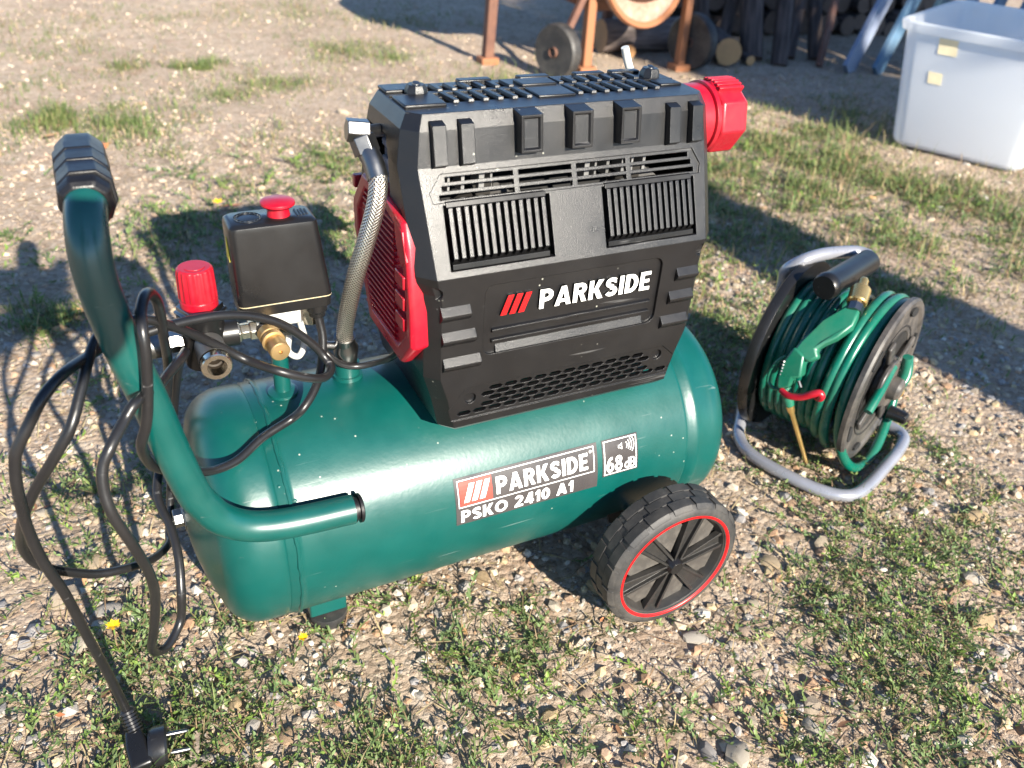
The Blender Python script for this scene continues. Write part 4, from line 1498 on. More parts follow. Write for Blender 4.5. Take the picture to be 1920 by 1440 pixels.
ar = [V(KX + .0085 * math.cos(a), KY + .0085 * math.sin(a), .4131) for a in [math.radians(200 + 140 * k / 16) for k in range(17)]]
g.tube(ar, .0005, 6)
g.build('knob_arrow', MT['red'], reg)
# quick couplings
g = G()
g.lathe([(0, .0110), (.012, .0110), (.013, .0120), (.030, .0120), (.031, .0128), (.037, .0128), (.038, .0120), (.038, .0082), (.028, .0080)], (-.2635, -.016, .3465), (.0, -1, -.06), 36, caps=False)
cpl = g.build('quick_coupling', MT['nickel'], comp, smooth=30)
g = G()
g.lathe([(.010, .0), (.018, .0045), (.0185, .0062), (.024, .0064), (.0245, .0081), (.030, .0081)], (-.2635, -.016, .3465), (.0, -1, -.06), 28, caps=False)
g.build('coupling_bore', plastic('shaded_bore', (.025, .018, .012), .6), cpl, smooth=30)  # bore colour darkened to stand for the shade inside
g = G()
g.lathe([(.002, .0126), (.029, .0130)], (-.2635, -.016, .3465), (.0, -1, -.06), 36, caps=False)
g.build('coupling_sleeve', plastic('dark_knurled_sleeve', (.10, .10, .10), .5, metal=.6, grain=.4, gscale=900, dust=.3), cpl)
g = G()
g.lathe([(0, .0095), (.010, .0095), (.0102, .0085), (.014, .0085)], (-.2830, 0, .3450), (-1, 0, -.02), 6)
g.lathe([(.014, .0105), (.018, .0115), (.032, .0115), (.034, .0105), (.042, .0100), (.043, .0070), (.036, .006)], (-.2830, 0, .3450), (-1, 0, -.02), 32)
g.build('quick_coupling', MT['steel'], comp, smooth=30)
# check valve and braided hose
g = G()
g.lathe([(0, .0150), (.006, .0150), (.0062, .0125), (.018, .0125)], (-.1345, .0105, .2665), (0, 0, 1), 28)
g.build('valve_socket', MT['green_tube'], comp, smooth=35)
g = G()
g.lathe([(0, .0105), (.010, .0115), (.020, .0125), (.027, .0095), (.034, .0105)], (-.1350, .0100, .284), (-.05, -.15, 1), 24)
g.tube([(-.1350, .010, .303), (-.160, .008, .310)], .0045, 12)
g.build('check_valve', MT['steel'], comp, smooth=40)
hpts = [(-.1372, .0065, .3060), (-.1380, -.002, .3302), (-.1382, -.020, .3649), (-.1358, -.035, .3985), (-.1308, -.045, .4276), (-.1248, -.050, .4531), (-.1200, -.052, .4744), (-.1178, -.050, .4916), (-.1188, -.041, .5030), (-.1215, -.031, .5110)]
g = G()
g.tube(catmull(hpts, 8), .0079, 24)
hose = g.build('braided_hose', MT['braid'], comp, smooth=60)
g = G()
g.tube(catmull([hpts[-3], hpts[-2], hpts[-1]], 5), .0090, 20)
g.build('hose_ferrule', MT['steel'], hose, smooth=40)
g = G()
g.tube([hpts[0], (-.1376, .002, .3180)], .0090, 20)
g.build('hose_ferrule', MT['steel'], hose, smooth=40)
g = G()
g.lathe([(0, .0112), (.014, .0112), (.015, .0095)], (-.1205, -.033, .5075), (-.25, .45, 1), 6, phase=.2)
g.lathe([(-.006, .0100), (.012, .0100)], (-.1235, -.0265, .5245), (-.9, .1, .1), 6)
g.tube([(-.123, -.026, .5230), (-.092, -.004, .5170)], .0055, 14)
g.build('elbow_fitting', MT['steel'], hose, smooth=25, bevel=.0007)
g = G()
g.tube(catmull([(-.160, .008, .310), (-.1555, .0, .3031), (-.1429, -.002, .2905), (-.127, -.003, .2855), (-.111, -.01, .2905), (-.1000, -.03, .3069), (-.095, -.04, .325)], 8), .0034, 12)
g.build('unloader_tube', MT['cord'], comp, smooth=60)
g = G()
g.tube(catmull([(-.180, -.002, .345), (-.178, -.006, .326), (-.186, -.012, .315), (-.195, -.012, .322), (-.192, -.006, .335)], 8), .0030, 10)
g.build('drain_tube', MT['white_plastic'], comp, smooth=60)

# ------------------------------------------------------------------ power cord: one continuous run from the gland to the plug
cord_pts = [(-.1640, -.003, .356), (-.1631, -.005, .3452), (-.1621, -.01, .3277), (-.168, -.02, .3025), (-.179, -.035, .2904), (-.1933, -.046, .2800), (-.2044, -.0440, .2695), (-.2227, -.0500, .2655), (-.2363, -.0560, .2630), (-.2599, -.0700, .2565), (-.2809, -.0800, .2590), (-.299, -.093, .2720),
            (-.3123, -.0950, .2790), (-.3217, -.100, .2871), (-.3300, -.113, .3048), (-.3335, -.132, .3360), (-.3275, -.138, .3580), (-.3231, -.139, .3795), (-.3185, -.138, .4140), (-.3172, -.133, .4335), (-.3155, -.12, .4404), (-.311, -.105, .4443), (-.3061, -.09, .4391), (-.3017, -.075, .4239), (-.3003, -.065, .4048), (-.3006, -.055, .3830), (-.2995, -.025, .340), (-.302, .012, .290), (-.318, .006, .2259),
            (-.3290, -.025, .2030), (-.3240, -.055, .1865), (-.3231, -.08, .1713), (-.3272, -.1, .1474), (-.3328, -.105, .1187), (-.3464, -.12, .1092), (-.3565, -.13, .116), (-.3585, -.14, .1363), (-.3535, -.15, .166), (-.3471, -.16, .2098), (-.347, -.17, .2459), (-.3531, -.18, .2864), (-.3606, -.18, .3162), (-.3627, -.175, .3369), (-.3599, -.17, .3535), (-.3518, -.165, .3661), (-.3401, -.150, .3750), (-.3293, -.141, .3830), (-.3130, -.108, .3712), (-.3052, -.085, .364), (-.2906, -.06, .3626), (-.2850, -.030, .3500),
            (-.2900, .005, .315), (-.3000, .03, .250), (-.315, .03, .165), (-.3250, .010, .126), (-.3290, -.01, .1267), (-.3457, -.04, .1408), (-.3697, -.06, .1564), (-.3916, -.07, .1686), (-.414, -.08, .1901), (-.4255, -.085, .2049), (-.4323, -.09, .223), (-.4319, -.1, .2497), (-.4221, -.12, .2873), (-.4076, -.13, .3179), (-.3897, -.14, .3482), (-.3746, -.14, .3711), (-.3640, -.125, .3890), (-.3560, -.108, .4010), (-.3480, -.090, .4080), (-.3384, -.078, .4105), (-.3239, -.07, .4086),
            (-.3082, -.065, .4039), (-.2824, -.05, .3804), (-.2576, -.04, .3556), (-.2373, -.04, .3379), (-.2157, -.062, .3350), (-.1928, -.062, .3230), (-.1745, -.055, .3145), (-.165, -.045, .3165), (-.1687, -.036, .3247), (-.178, -.034, .3385), (-.1936, -.034, .3554), (-.2106, -.036, .3693), (-.2328, -.04, .3807), (-.2547, -.045, .3874), (-.2761, -.05, .3901), (-.2938, -.055, .3912), (-.3143, -.06, .3906), (-.3286, -.065, .3890),
            (-.3420, -.080, .3970), (-.3551, -.1, .4013), (-.3712, -.13, .4083), (-.3854, -.15, .4047), (-.3978, -.155, .3880), (-.4080, -.157, .3720), (-.4118, -.157, .3600), (-.4150, -.156, .3380), (-.4170, -.152, .3020), (-.4150, -.147, .2630), (-.4085, -.141, .2200), (-.4035, -.133, .1600), (-.3990, -.124, .1080), (-.3955, -.118, .0640), (-.3930, -.1160, .0350)]
g = G()
g.tube(catmull(cord_pts, 6), .0040, 14)
cord = g.build('power_cord', MT['cord'], comp, smooth=70)
tag(cord, 'black power cord looped over the handle')
# plug lying on the stones
pa = V(-.3930, -.1160, .0350)
pb = V(-.3890, -.1330, .0180)
ax = (pb - pa).normalized()
g = G()
prof = [(-.004, .0050)]
for k in range(7):
    prof += [(k * .0032, .0078), (k * .0032 + .0016, .0078), (k * .0032 + .0017, .0062), (k * .0032 + .0031, .0062)]
g.lathe(prof, pa, ax, 18)
g.build('strain_relief', MT['cord'], cord, smooth=30)
g = G()
g.loft([[pb + V(x, y, z) for x, y, z in r] for r in (
    [(-.010, .004, -.010), (-.010, .004, .008), (.004, .004, .010), (.006, .004, -.010)],
    [(-.011, -.012, -.014), (-.011, -.012, .006), (.008, -.012, .009), (.010, -.012, -.014)],
    [(-.009, -.034, -.015), (-.009, -.034, .002), (.010, -.034, .004), (.012, -.034, -.015)])])
plug = g.build('plug', MT['black_smooth'], cord, bevel=.003, seg=3)
g = G()
pf = pb + V(.008, -.014, -.004)
fx = V(.93, -.12, -.05).normalized()
g.lathe([(0, .0165), (.004, .0185), (.014, .0185), (.016, .0170)], pf, fx, 20)
g.build('plug_face', MT['cord'], cord, smooth=30)
for dy, dz in ((.008, .004), (-.0085, -.001)):
    p = pf + fx * .016 + V(0, dy, dz)
    g = G()
    g.tube([p, p + fx * .0175, p + fx * .019], [.0021, .0021, .0012], 10)
    g.build('pin', MT['steel'], cord, smooth=40)
# ================================================================== hose reel
RC = V(.594, -.059, .135)
RAZ = math.radians(23)
RT = V(math.cos(RAZ), math.sin(RAZ), 0)          # across the reel
RN = V(math.sin(RAZ), -math.cos(RAZ), 0)         # along the axle, towards the viewer
reel = thing('hose_reel', 'hose reel on grey tube frame wound with green air hose', 'hose reel', (RC.x, RC.y, 0))


def RP(a, b, z):
    return V(RC.x, RC.y, 0) + RN * a + RT * b + V(0, 0, z)


g = G()
fp = [RP(-.135, .098, .012), RP(-.06, .102, .012), RP(.010, .100, .012), RP(.036, .088, .012), RP(.043, .050, .012), RP(.043, -.01, .012), RP(.040, -.075, .012), RP(.028, -.108, .012), RP(-.005, -.124, .012), RP(-.06, -.126, .012),
      RP(-.110, -.118, .012), RP(-.142, -.094, .013), RP(-.156, -.066, .024), RP(-.166, -.046, .055), RP(-.167, -.026, .105), RP(-.167, -.008, .165), RP(-.167, -.006, .225), RP(-.166, -.010, .246), RP(-.150, -.004, .264), RP(-.136, .022, .270), RP(-.120, .055, .269), RP(-.105, .076, .268), RP(-.090, .078, .267), RP(-.082, .066, .2665), RP(-.084, .040, .266)]
g.tube(catmull(fp, 7), .0088, 18)
rf = g.build('frame', MT['frame_grey'], reel, smooth=60)
g = G()
g.lathe([(0, .0155), (.003, .0172), (.102, .0172), (.106, .0185), (.114, .0185), (.118, .0160)], RP(-.082, .062, .2665), -RT + V(0, 0, -.055) + RN * -.12, 24)
g.build('carry_grip', MT['black_smooth'], reel, smooth=35)
# flanges


def flange(a, face, r=.1200):
    g = G()
    out = [[RP(a + d, q * math.cos(t), .135 + q * math.sin(t)) for t in [2 * math.pi * k / 64 for k in range(64)]] for d, q in ((-.004, r - .002), (-.006, r), (.000, r), (.003, r - .003), (.003, r - .010), (.0, r - .014), (.0, .074), (-.010, .070), (-.010, .040), (.006, .038), (.006, .010), (-.006, .010))]
    g.loft(out, close=False)
    return g


nf = flange(.0, 1).build('flange', MT['reel_black'], reel, smooth=30)
g = G()
for d0, q in ((0, 0),):
    out = [[RP(a, q * math.cos(t), .135 + q * math.sin(t)) for t in [2 * math.pi * k / 64 for k in range(64)]] for a, q in ((-.136, .1255), (-.141, .1275), (-.149, .1275), (-.152, .123), (-.152, .03))]
    g.loft(out, close=True)
g.build('flange', MT['black_smooth'], reel, smooth=30)
g = G()
g.tube([RP(-.140, 0, .135), RP(-.004, 0, .135)], .062, 40)
g.build('drum', MT['reel_black'], reel, smooth=40)
# darkened recess, dark slabs standing in for shaded openings, crossbar on the near flange
recm = plastic('dark_reel_recess', (.012, .012, .012), .5, dust=.35, dustcol=(.10, .09, .08))
g = G()
g.lathe([(0, .0), (.001, .068), (.004, .0815), (.0046, .0815), (.0046, .082), (-.002, .082)], RP(-.0035, 0, .135), RN, 48, caps=False)
g.build('recess', recm, nf, smooth=30)
for ang, rr_, sz in ((70, .101, .011), (205, .101, .011), (318, .101, .011), (140, .101, .010), (255, .101, .009), (15, .101, .009)):
    t = math.radians(ang)
    g = G()
    c = RP(.0034, rr_ * math.cos(t), .135 + rr_ * math.sin(t))
    pts = []
    for k in range(16):
        u = 2 * math.pi * k / 16
        pts.append(c + (RT * -math.sin(t) + V(0, 0, math.cos(t))) * (sz * 1.5 * math.cos(u)) + (RT * math.cos(t) + V(0, 0, math.sin(t))) * (sz * .62 * math.sin(u)))
    g.prism(pts, RN * -.0060)
    g.build('hole_shade', MT['inner_dark'], nf, smooth=30)  # near-black slab imitates the shade inside an opening
for ang in (28, 118, 208, 298):
    t = math.radians(ang)
    a_, b_ = RP(.0045, .026 * math.cos(t), .135 + .026 * math.sin(t)), RP(.0045, .083 * math.cos(t), .135 + .083 * math.sin(t))
    G().bar(a_, b_, .016, .006, up=tuple(RN)).build('spoke', MT['reel_black'], nf, bevel=.002)
g = G()
out = []
for k in range(24):
    u = 2 * math.pi * k / 24
    out.append(RP(.006, .046 * math.cos(u) * (1 + .30 * math.cos(2 * u + .9)), .135 + .046 * math.sin(u) * (1 + .30 * math.cos(2 * u + .9))))
g.prism(out, RN * .007)
g.build('centre_plate', MT['reel_black'], reel, smooth=30, bevel=.002)
g = G()
g.lathe([(0, .017), (.012, .016), (.016, .012)], RP(.012, -.002, .132), RN, 20)
g.build('hub', MT['reel_black'], reel, smooth=30)
g = G()
g.lathe([(0, .011), (.026, .009), (.028, .006)], RP(.010, .058, .060), RN, 18)
g.build('crank_knob', MT['black_smooth'], reel, smooth=30)
# hose: wound layers as one long run
hr = .0068
pts = []
turn = 0
a0, a1 = -.132, -.052
nt_ = 7
for layer, rad in enumerate((.070, .084, .097)):
    for k in range(nt_ * 28 + 1):
        t = k / 28
        f = k / (nt_ * 28)
        aa = a0 + (a1 - a0) * (f if layer % 2 == 0 else 1 - f)
        wob = .0016 * noise.noise((t * .9, layer * 3.1, .4))
        pts.append(RP(aa + wob, (rad + wob) * math.cos(2 * math.pi * t), .135 + (rad + wob) * math.sin(2 * math.pi * t)))
g = G()
g.tube(pts, hr, 8)
hs = g.build('hose', MT['hose_green'], reel, smooth=70)
# the last loose turns by the near flange, one of them slipped over its rim
for lay in range(3):
    pp = []
    for k in range(40):
        t = 2 * math.pi * k / 40
        rad = (.106, .108, .107)[lay] + .003 * math.sin(t * 1.0 + lay)
        drop = (.0, .008, .026)[lay] * max(0, -math.sin(t + .25)) ** 1.3
        aa = (-.042, -.025, -.010)[lay] + .006 * math.sin(t + 1.2 * lay) + (0.022 * max(0, -math.sin(t)) ** 2 if lay == 2 else 0)
        pp.append(RP(aa, (rad + drop * .3) * math.cos(t), .137 + (rad + drop) * math.sin(t)))
    g = G()
    g.tube(catmull(pp, 4, closed=True), hr + .0002, 10, closed=True)
    g.build('hose_turn', MT['hose_green'], reel, smooth=70)
# hose pieces seen through the hub
for p in ([(.012, -.080, .128), (.012, -.050, .150), (.010, -.020, .172)], [(.018, .008, .178), (.020, .014, .150), (.018, .012, .124)], [(.018, .030, .118), (.019, .044, .134), (.010, .056, .156)]):
    g = G()
    g.tube(catmull([RP(*q) for q in p], 8), .0062, 12)
    g.build('hose_end', MT['hose_green'], reel, smooth=60)
g = G()
g.lathe([(0, .0075), (.004, .0082), (.005, .0070), (.009, .0082), (.010, .0070), (.014, .0082), (.018, .0070)], RP(.019, .010, .116), RT, 16)
g.build('brass_ferrule', MT['brass_bright'], reel, smooth=30)

# ------------------------------------------------------------------ blow gun hung on the hose
gun = thing('blow_gun', 'green air blow gun with red lever and brass nozzle hung on the hose reel', 'blow gun', RP(-.07, -.125, 0))


def GQ(a, b, z, off=0.0):
    """a along the axle, b and z on the wound hose; off stands out from it"""
    q = V(b, z - .135, 0)
    k = (q.length + off) / q.length
    return RP(a, b * k, .135 + (z - .135) * k)


def slab(name, pts, th, mat, par, bevel=.0018):
    g = G()
    n = len(pts)
    v = [GQ(*p, off=-.002) for p in pts] + [GQ(*p, off=th) for p in pts]
    f = [tuple(range(n))[::-1], tuple(range(n, 2 * n))] + [(i, (i + 1) % n, n + (i + 1) % n, n + i) for i in range(n)]
    g.add(v, f)
    return g.build(name, MT[mat], par, smooth=30, bevel=bevel)


slab('handle_grip', [(-.0408, -.0562, .2388), (-.0387, -.0741, .2269), (-.0486, -.0888, .2128), (-.0590, -.0960, .2035), (-.0650, -.1010, .1960), (-.0580, -.1047, .1894), (-.0674, -.1088, .1806), (-.0803, -.1085, .1813), (-.0914, -.1050, .1888), (-.0890, -.0985, .1985), (-.0739, -.0807, .2211), (-.0619, -.0594, .2370), (-.0560, -.0470, .2432)], .016, 'gun_green', gun, .0035)
slab('body', [(-.0920, -.1040, .1910), (-.0751, -.1064, .1860), (-.0686, -.1148, .1621), (-.0784, -.1157, .1580), (-.0783, -.1175, .1463), (-.0900, -.1179, .1392), (-.0960, -.1178, .1410), (-.0985, -.1160, .1560), (-.0985, -.1126, .1702), (-.0950, -.1088, .1806)], .018, 'gun_green', gun, .0035)
g = G()
lp = catmull([GQ(-.0985, -.1100, .1780, .010), GQ(-.1060, -.1130, .1690, .010), GQ(-.1110, -.1160, .1550, .010), GQ(-.1100, -.1178, .1400, .010), GQ(-.1010, -.1179, .1340, .010), GQ(-.0920, -.1180, .1370, .010)], 6)
g.tube(lp, .0026, 8)
g.build('finger_guard', MT['gun_green'], gun, smooth=50)
g = G()
lp = catmull([GQ(-.0880, -.1180, .1390, .016), GQ(-.0750, -.1179, .1385, .021), GQ(-.0600, -.1177, .1430, .021), GQ(-.0480, -.1170, .1510, .020), GQ(-.0400, -.1163, .1550, .018), GQ(-.0360, -.1168, .1520, .016), GQ(-.0380, -.1173, .1475, .014), GQ(-.0430, -.1173, .1470, .013)], 6)
g.tube(lp, [.0052 - .0022 * abs(i / (len(lp) - 1) - .45) for i in range(len(lp))], 10)
g.build('lever', MT['red'], gun, smooth=50)
g = G()
for k in range(7):
    z = .172 - k * .0042
    g.tube([GQ(-.1010, -.1130, z, .012), GQ(-.0950, -.1130, z + .0012, .019)], .0012, 6)
o = g.build('spring', MT['steel'], gun, smooth=50)
o['kind'] = 'stuff'
g = G()
p0, p1, p2 = GQ(-.0860, -.1178, .1420, .009), GQ(-.0790, -.1180, .1290, .009), GQ(-.0740, -.1172, .1190, .009)
g.tube([p0, p1, p2], [.0080, .0078, .0062], 14)
g.build('nozzle_socket', MT['gun_green'], gun, smooth=40)
g = G()
nz_end = V(.4833, -.0665, .030)
g.tube([p2, p2.lerp(nz_end, .08), p2.lerp(nz_end, .14), p2.lerp(nz_end, .5), nz_end], [.0056, .0052, .0034, .0031, .0025], 12)
g.build('nozzle', MT['brass_bright'], gun, smooth=40)
g = G()
g.tube([GQ(-.0720, -.1160, .1560, .010), GQ(-.0660, -.1165, .1500, .012)], .0024, 8)
g.build('pivot_pin', MT['steel'], gun, smooth=40)
q0, q1 = GQ(-.0490, -.0560, .2388, .009), GQ(-.0560, -.0300, .2492, .012)
ax = (q1 - q0).normalized()
g = G()
g.lathe([(-.004, .0110), (.008, .0110), (.009, .0075), (.014, .0075)], q0, ax, 8)
g.build('swivel', MT['steel'], gun, smooth=25)
g = G()
g.lathe([(.012, .0115), (.014, .0130), (.036, .0130), (.039, .0105), (.042, .0075), (.048, .0060), (.052, .0064), (.055, .0050)], q0, ax, 24)
g.build('brass_coupling', MT['brass_bright'], gun, smooth=30)
# ================================================================== background things
# ------------------------------------------------------------------ translucent storage tub
def tub_mat():
    m, nt, b = new_mat('milky_polypropylene')
    L = nt.links.new
    b.inputs['Base Color'].default_value = (0.84, 0.86, 0.88, 1)
    b.inputs['Roughness'].default_value = 0.32
    b.inputs['Subsurface Weight'].default_value = 0.0
    tr = N(nt, 'ShaderNodeBsdfTranslucent')
    tr.inputs['Color'].default_value = (0.88, 0.89, 0.90, 1)
    cl = N(nt, 'ShaderNodeBsdfTransparent')
    cl.inputs['Color'].default_value = (0.85, 0.88, 0.92, 1)
    m1 = N(nt, 'ShaderNodeMixShader'); m1.inputs[0].default_value = 0.55
    m2 = N(nt, 'ShaderNodeMixShader'); m2.inputs[0].default_value = 0.16
    out = [n for n in nt.nodes if n.type == 'OUTPUT_MATERIAL'][0]
    L(b.outputs[0], m1.inputs[1]); L(tr.outputs[0], m1.inputs[2])
    L(m1.outputs[0], m2.inputs[1]); L(cl.outputs[0], m2.inputs[2])
    L(m2.outputs[0], out.inputs['Surface'])
    return m


TUBM = tub_mat()
K0, T0 = V(1.885, 1.085, .006), V(1.800, 1.085, .357)
e1, e2 = V(.47, -.883, 0).normalized(), V(.90, .42, 0).normalized()
tub = thing('storage_tub', 'large translucent white plastic storage tub standing on the grass', 'storage tub', tuple(K0))


def tub_ring(t, infl, up=0.0, L1=.42, L2=.60):
    """rounded rectangle ring between base (t=0) and rim (t=1)"""
    c0 = K0.lerp(T0, t)
    l1 = L1 - .05 * (1 - t); l2 = L2 - .06 * (1 - t)
    d1 = e1 * 1.0 + V(0, 0, -.02)
    pts = []
    r = .045
    for (cx, cy, a0) in ((l1 - r, l2 - r, 0), (r, l2 - r, 90), (r, r, 180), (l1 - r, r, 270)):
        for k in range(7):
            a = math.radians(a0 + 15 * k)
            u = cx + (r + infl) * math.cos(a); w = cy + (r + infl) * math.sin(a)
            pts.append(c0 + d1 * u + e2 * w + V(0, 0, up))
    return pts


rings_ = [tub_ring(0, -.015), tub_ring(.02, -.003), tub_ring(.05, 0), tub_ring(.5, 0), tub_ring(.93, 0), tub_ring(.935, .014), tub_ring(1.0, .016), tub_ring(1.0, .010, .004), tub_ring(1.0, -.004, .003), tub_ring(.94, -.005), tub_ring(.5, -.0035), tub_ring(.03, -.006)]
g = G()
g.loft(rings_)
tb = g.build('tub_wall', TUBM, tub, smooth=50)
patch_mat = plastic('cream_sun_patch', (.80, .70, .48), .6)  # cream slabs stand in for square sun patches on the tub wall
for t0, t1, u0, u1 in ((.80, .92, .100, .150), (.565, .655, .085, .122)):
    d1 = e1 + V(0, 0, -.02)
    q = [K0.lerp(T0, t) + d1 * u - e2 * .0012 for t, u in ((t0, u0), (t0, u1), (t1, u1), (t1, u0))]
    G().prism(q, -e2 * .0010).build('sun_patch', patch_mat, tub)

# ------------------------------------------------------------------ rusty concrete mixer
rust = plastic('rusty_orange_paint', (.30, .12, .05), .7, grain=.3, gscale=60, dust=.7, dustcol=(.20, .09, .05), dscale=22)
rustd = plastic('dark_rust', (.11, .05, .035), .8, grain=.3, gscale=60, dust=.5, dustcol=(.28, .14, .08), dscale=18)
drumm = plastic('cement_caked_drum', (.26, .15, .10), .75, grain=.4, gscale=40, dust=.8, dustcol=(.50, .42, .34), dscale=12)
mix = thing('concrete_mixer', 'rusty orange concrete mixer on two black wheels', 'concrete mixer', (1.5, 2.1, 0))
for p, q, m, w in (((1.098, 2.29, .02), (1.110, 2.27, .62), rustd, .036), ((1.400, 2.09, .02), (1.405, 2.11, .66), rust, .034), ((1.795, 2.05, .02), (1.815, 2.09, .66), rust, .030), ((1.70, 2.45, .02), (1.70, 2.40, .62), rustd, .034)):
    g = G()
    g.bar(p, q, w, w, up=(0, 1, 0))
    lg = g.build('leg', m, mix, bevel=.003)
    g = G()
    g.box(p[0] - .034, p[0] + .034, p[1] - .030, p[1] + .030, -.004, .022)
    g.build('foot_plate', rust, mix, bevel=.003)
G().bar((1.398, 2.10, .245), (1.402, 2.115, .33), .044, .044, up=(0, 1, 0)).build('leg_sleeve', rustd, mix, bevel=.003)
for a, b in (((1.11, 2.27, .60), (1.70, 2.40, .60)), ((1.405, 2.11, .64), (1.815, 2.09, .64)), ((1.11, 2.27, .58), (1.405, 2.11, .62))):
    G().bar(a, b, .035, .035).build('crossbar', rustd, mix, bevel=.003)
for wx, wy, ry in ((1.2450, 2.030, .20), (1.8480, 2.060, .12)):
    r = .094 if wx < 1.5 else .102
    axv = V(-.94, -.34, 0)
    g = G()
    g.lathe([(-.022, r * .70), (-.024, r * .93), (-.015, r), (.015, r), (.024, r * .93), (.022, r * .70)], (wx, wy, r - .004), axv, 40)
    wl = g.build('wheel', MT['rubber'], mix, smooth=35)
    g = G()
    g.lathe([(-.020, r * .72), (-.020, r * .60), (-.010, r * .45), (-.012, .02), (-.03, .016), (.03, .016), (.012, .02), (.010, r * .45), (.020, r * .60), (.020, r * .72)], (wx, wy, r - .004), axv, 32)
    g.build('rim', rustd, wl, smooth=35)
for a_, b_ in (((1.245, 2.03, .090), (1.40, 2.11, .30)), ((1.848, 2.06, .098), (1.80, 2.10, .30))):
    G().bar(a_, b_, .022, .022, up=(0, 1, 0)).build('wheel_strut', rustd, mix, bevel=.002)
g = G()
dax = V(.16, -.80, .10).normalized()
dorg = V(1.545, 2.32, .47)
g.lathe([(.40, .165), (.385, .175), (.28, .245), (.20, .285), (.02, .30), (-.12, .27), (-.20, .20), (-.22, .0)], dorg, dax, 48, caps=False)
g.build('drum', rustd, mix, smooth=35)
# gear ring and drive plate facing the viewer
ro = V(1.600, 2.075, .360)
g = G()
g.lathe([(0, .0), (.004, .168), (-.002, .192), (-.018, .205), (-.030, .198), (-.030, .0)], ro, (.18, -.96, .18), 56, caps=False)
g.build('drum_end', drumm, mix, smooth=30)
g = G()
g.lathe([(.004, .186), (.010, .192), (.010, .206), (-.002, .210)], ro, (.18, -.96, .18), 56, caps=False)
g.build('rim_band', rust, mix, smooth=30)
G().box(1.53, 1.60, 2.055, 2.066, .275, .300).build('rating_plate', plastic('faded_plate', (.25, .12, .08), .7), mix)
# second drum body behind, tilted down to the left
g = G()
g.lathe([(0, .10), (.05, .15), (.22, .19), (.40, .16), (.46, .12)], (1.02, 2.40, .44), (1, -.18, -.12), 40)
g.build('motor_cover', rustd, mix, smooth=35)

# ------------------------------------------------------------------ logs, poles, planks
def bark_mat(name, c1, c2):
    m, nt, b = new_mat(name)
    L = nt.links.new
    tc = N(nt, 'ShaderNodeTexCoord')
    mp = N(nt, 'ShaderNodeMapping')
    mp.inputs['Scale'].default_value = (60, 60, 9)
    L(tc.outputs['Object'], mp.inputs[0])
    n = N(nt, 'ShaderNodeTexNoise')
    n.inputs['Scale'].default_value = 1.0
    n.inputs['Detail'].default_value = 6
    L(mp.outputs[0], n.inputs['Vector'])
    L(ramp(nt, n.outputs['Fac'], [(0.35, c1), (0.65, c2)]), b.inputs['Base Color'])
    b.inputs['Roughness'].default_value = .9
    bu = N(nt, 'ShaderNodeBump'); bu.inputs['Distance'].default_value = .006
    L(n.outputs['Fac'], bu.inputs['Height']); L(bu.outputs[0], b.inputs['Normal'])
    return m


BARK = [bark_mat('dark_bark', (.035, .025, .022), (.11, .08, .07)), bark_mat('grey_bark', (.07, .055, .05), (.19, .15, .135))]
ENDG = [plastic('pale_end_grain', (.34, .21, .11), .85, dust=.6, dustcol=(.2, .12, .07), dscale=40), plastic('grey_end_grain', (.16, .11, .085), .85, dust=.5, dustcol=(.10, .07, .05), dscale=40)]
ENDG.append(plastic('fresh_end_grain', (.55, .30, .13), .8, dust=.5, dustcol=(.42, .22, .10), dscale=30))


def log_geo(L_, r, seed, seg=14):
    g = G()
    rings = []
    for k in range(5):
        z = -L_ / 2 + L_ * k / 4
        rings.append([V(r * (1 + .10 * noise.noise((math.cos(t) * 1.3 + seed, math.sin(t) * 1.3, z * 2))) * math.cos(t), r * (1 + .10 * noise.noise((math.cos(t) * 1.3 + seed, math.sin(t) * 1.3, z * 2))) * math.sin(t), z) for t in [2 * math.pi * j / seg for j in range(seg)]])
    g.loft(rings)
    return g


def make_log(name, c, axis, L_, r, bark, end, label, cat='log', group=None):
    me = log_geo(L_, r, rnd.uniform(0, 50)).mesh(name, BARK[bark], 40)
    me.materials.append(ENDG[end])
    for p in me.polygons:
        if len(p.vertices) > 4: p.material_index = 1
    o = bpy.data.objects.new(name, me)
    M = Matrix.Translation(Vector(c)) @ Vector(axis).normalized().to_track_quat('Z', 'Y').to_matrix().to_4x4()
    link(o, None, M)
    tag(o, label, cat, group)
    return o


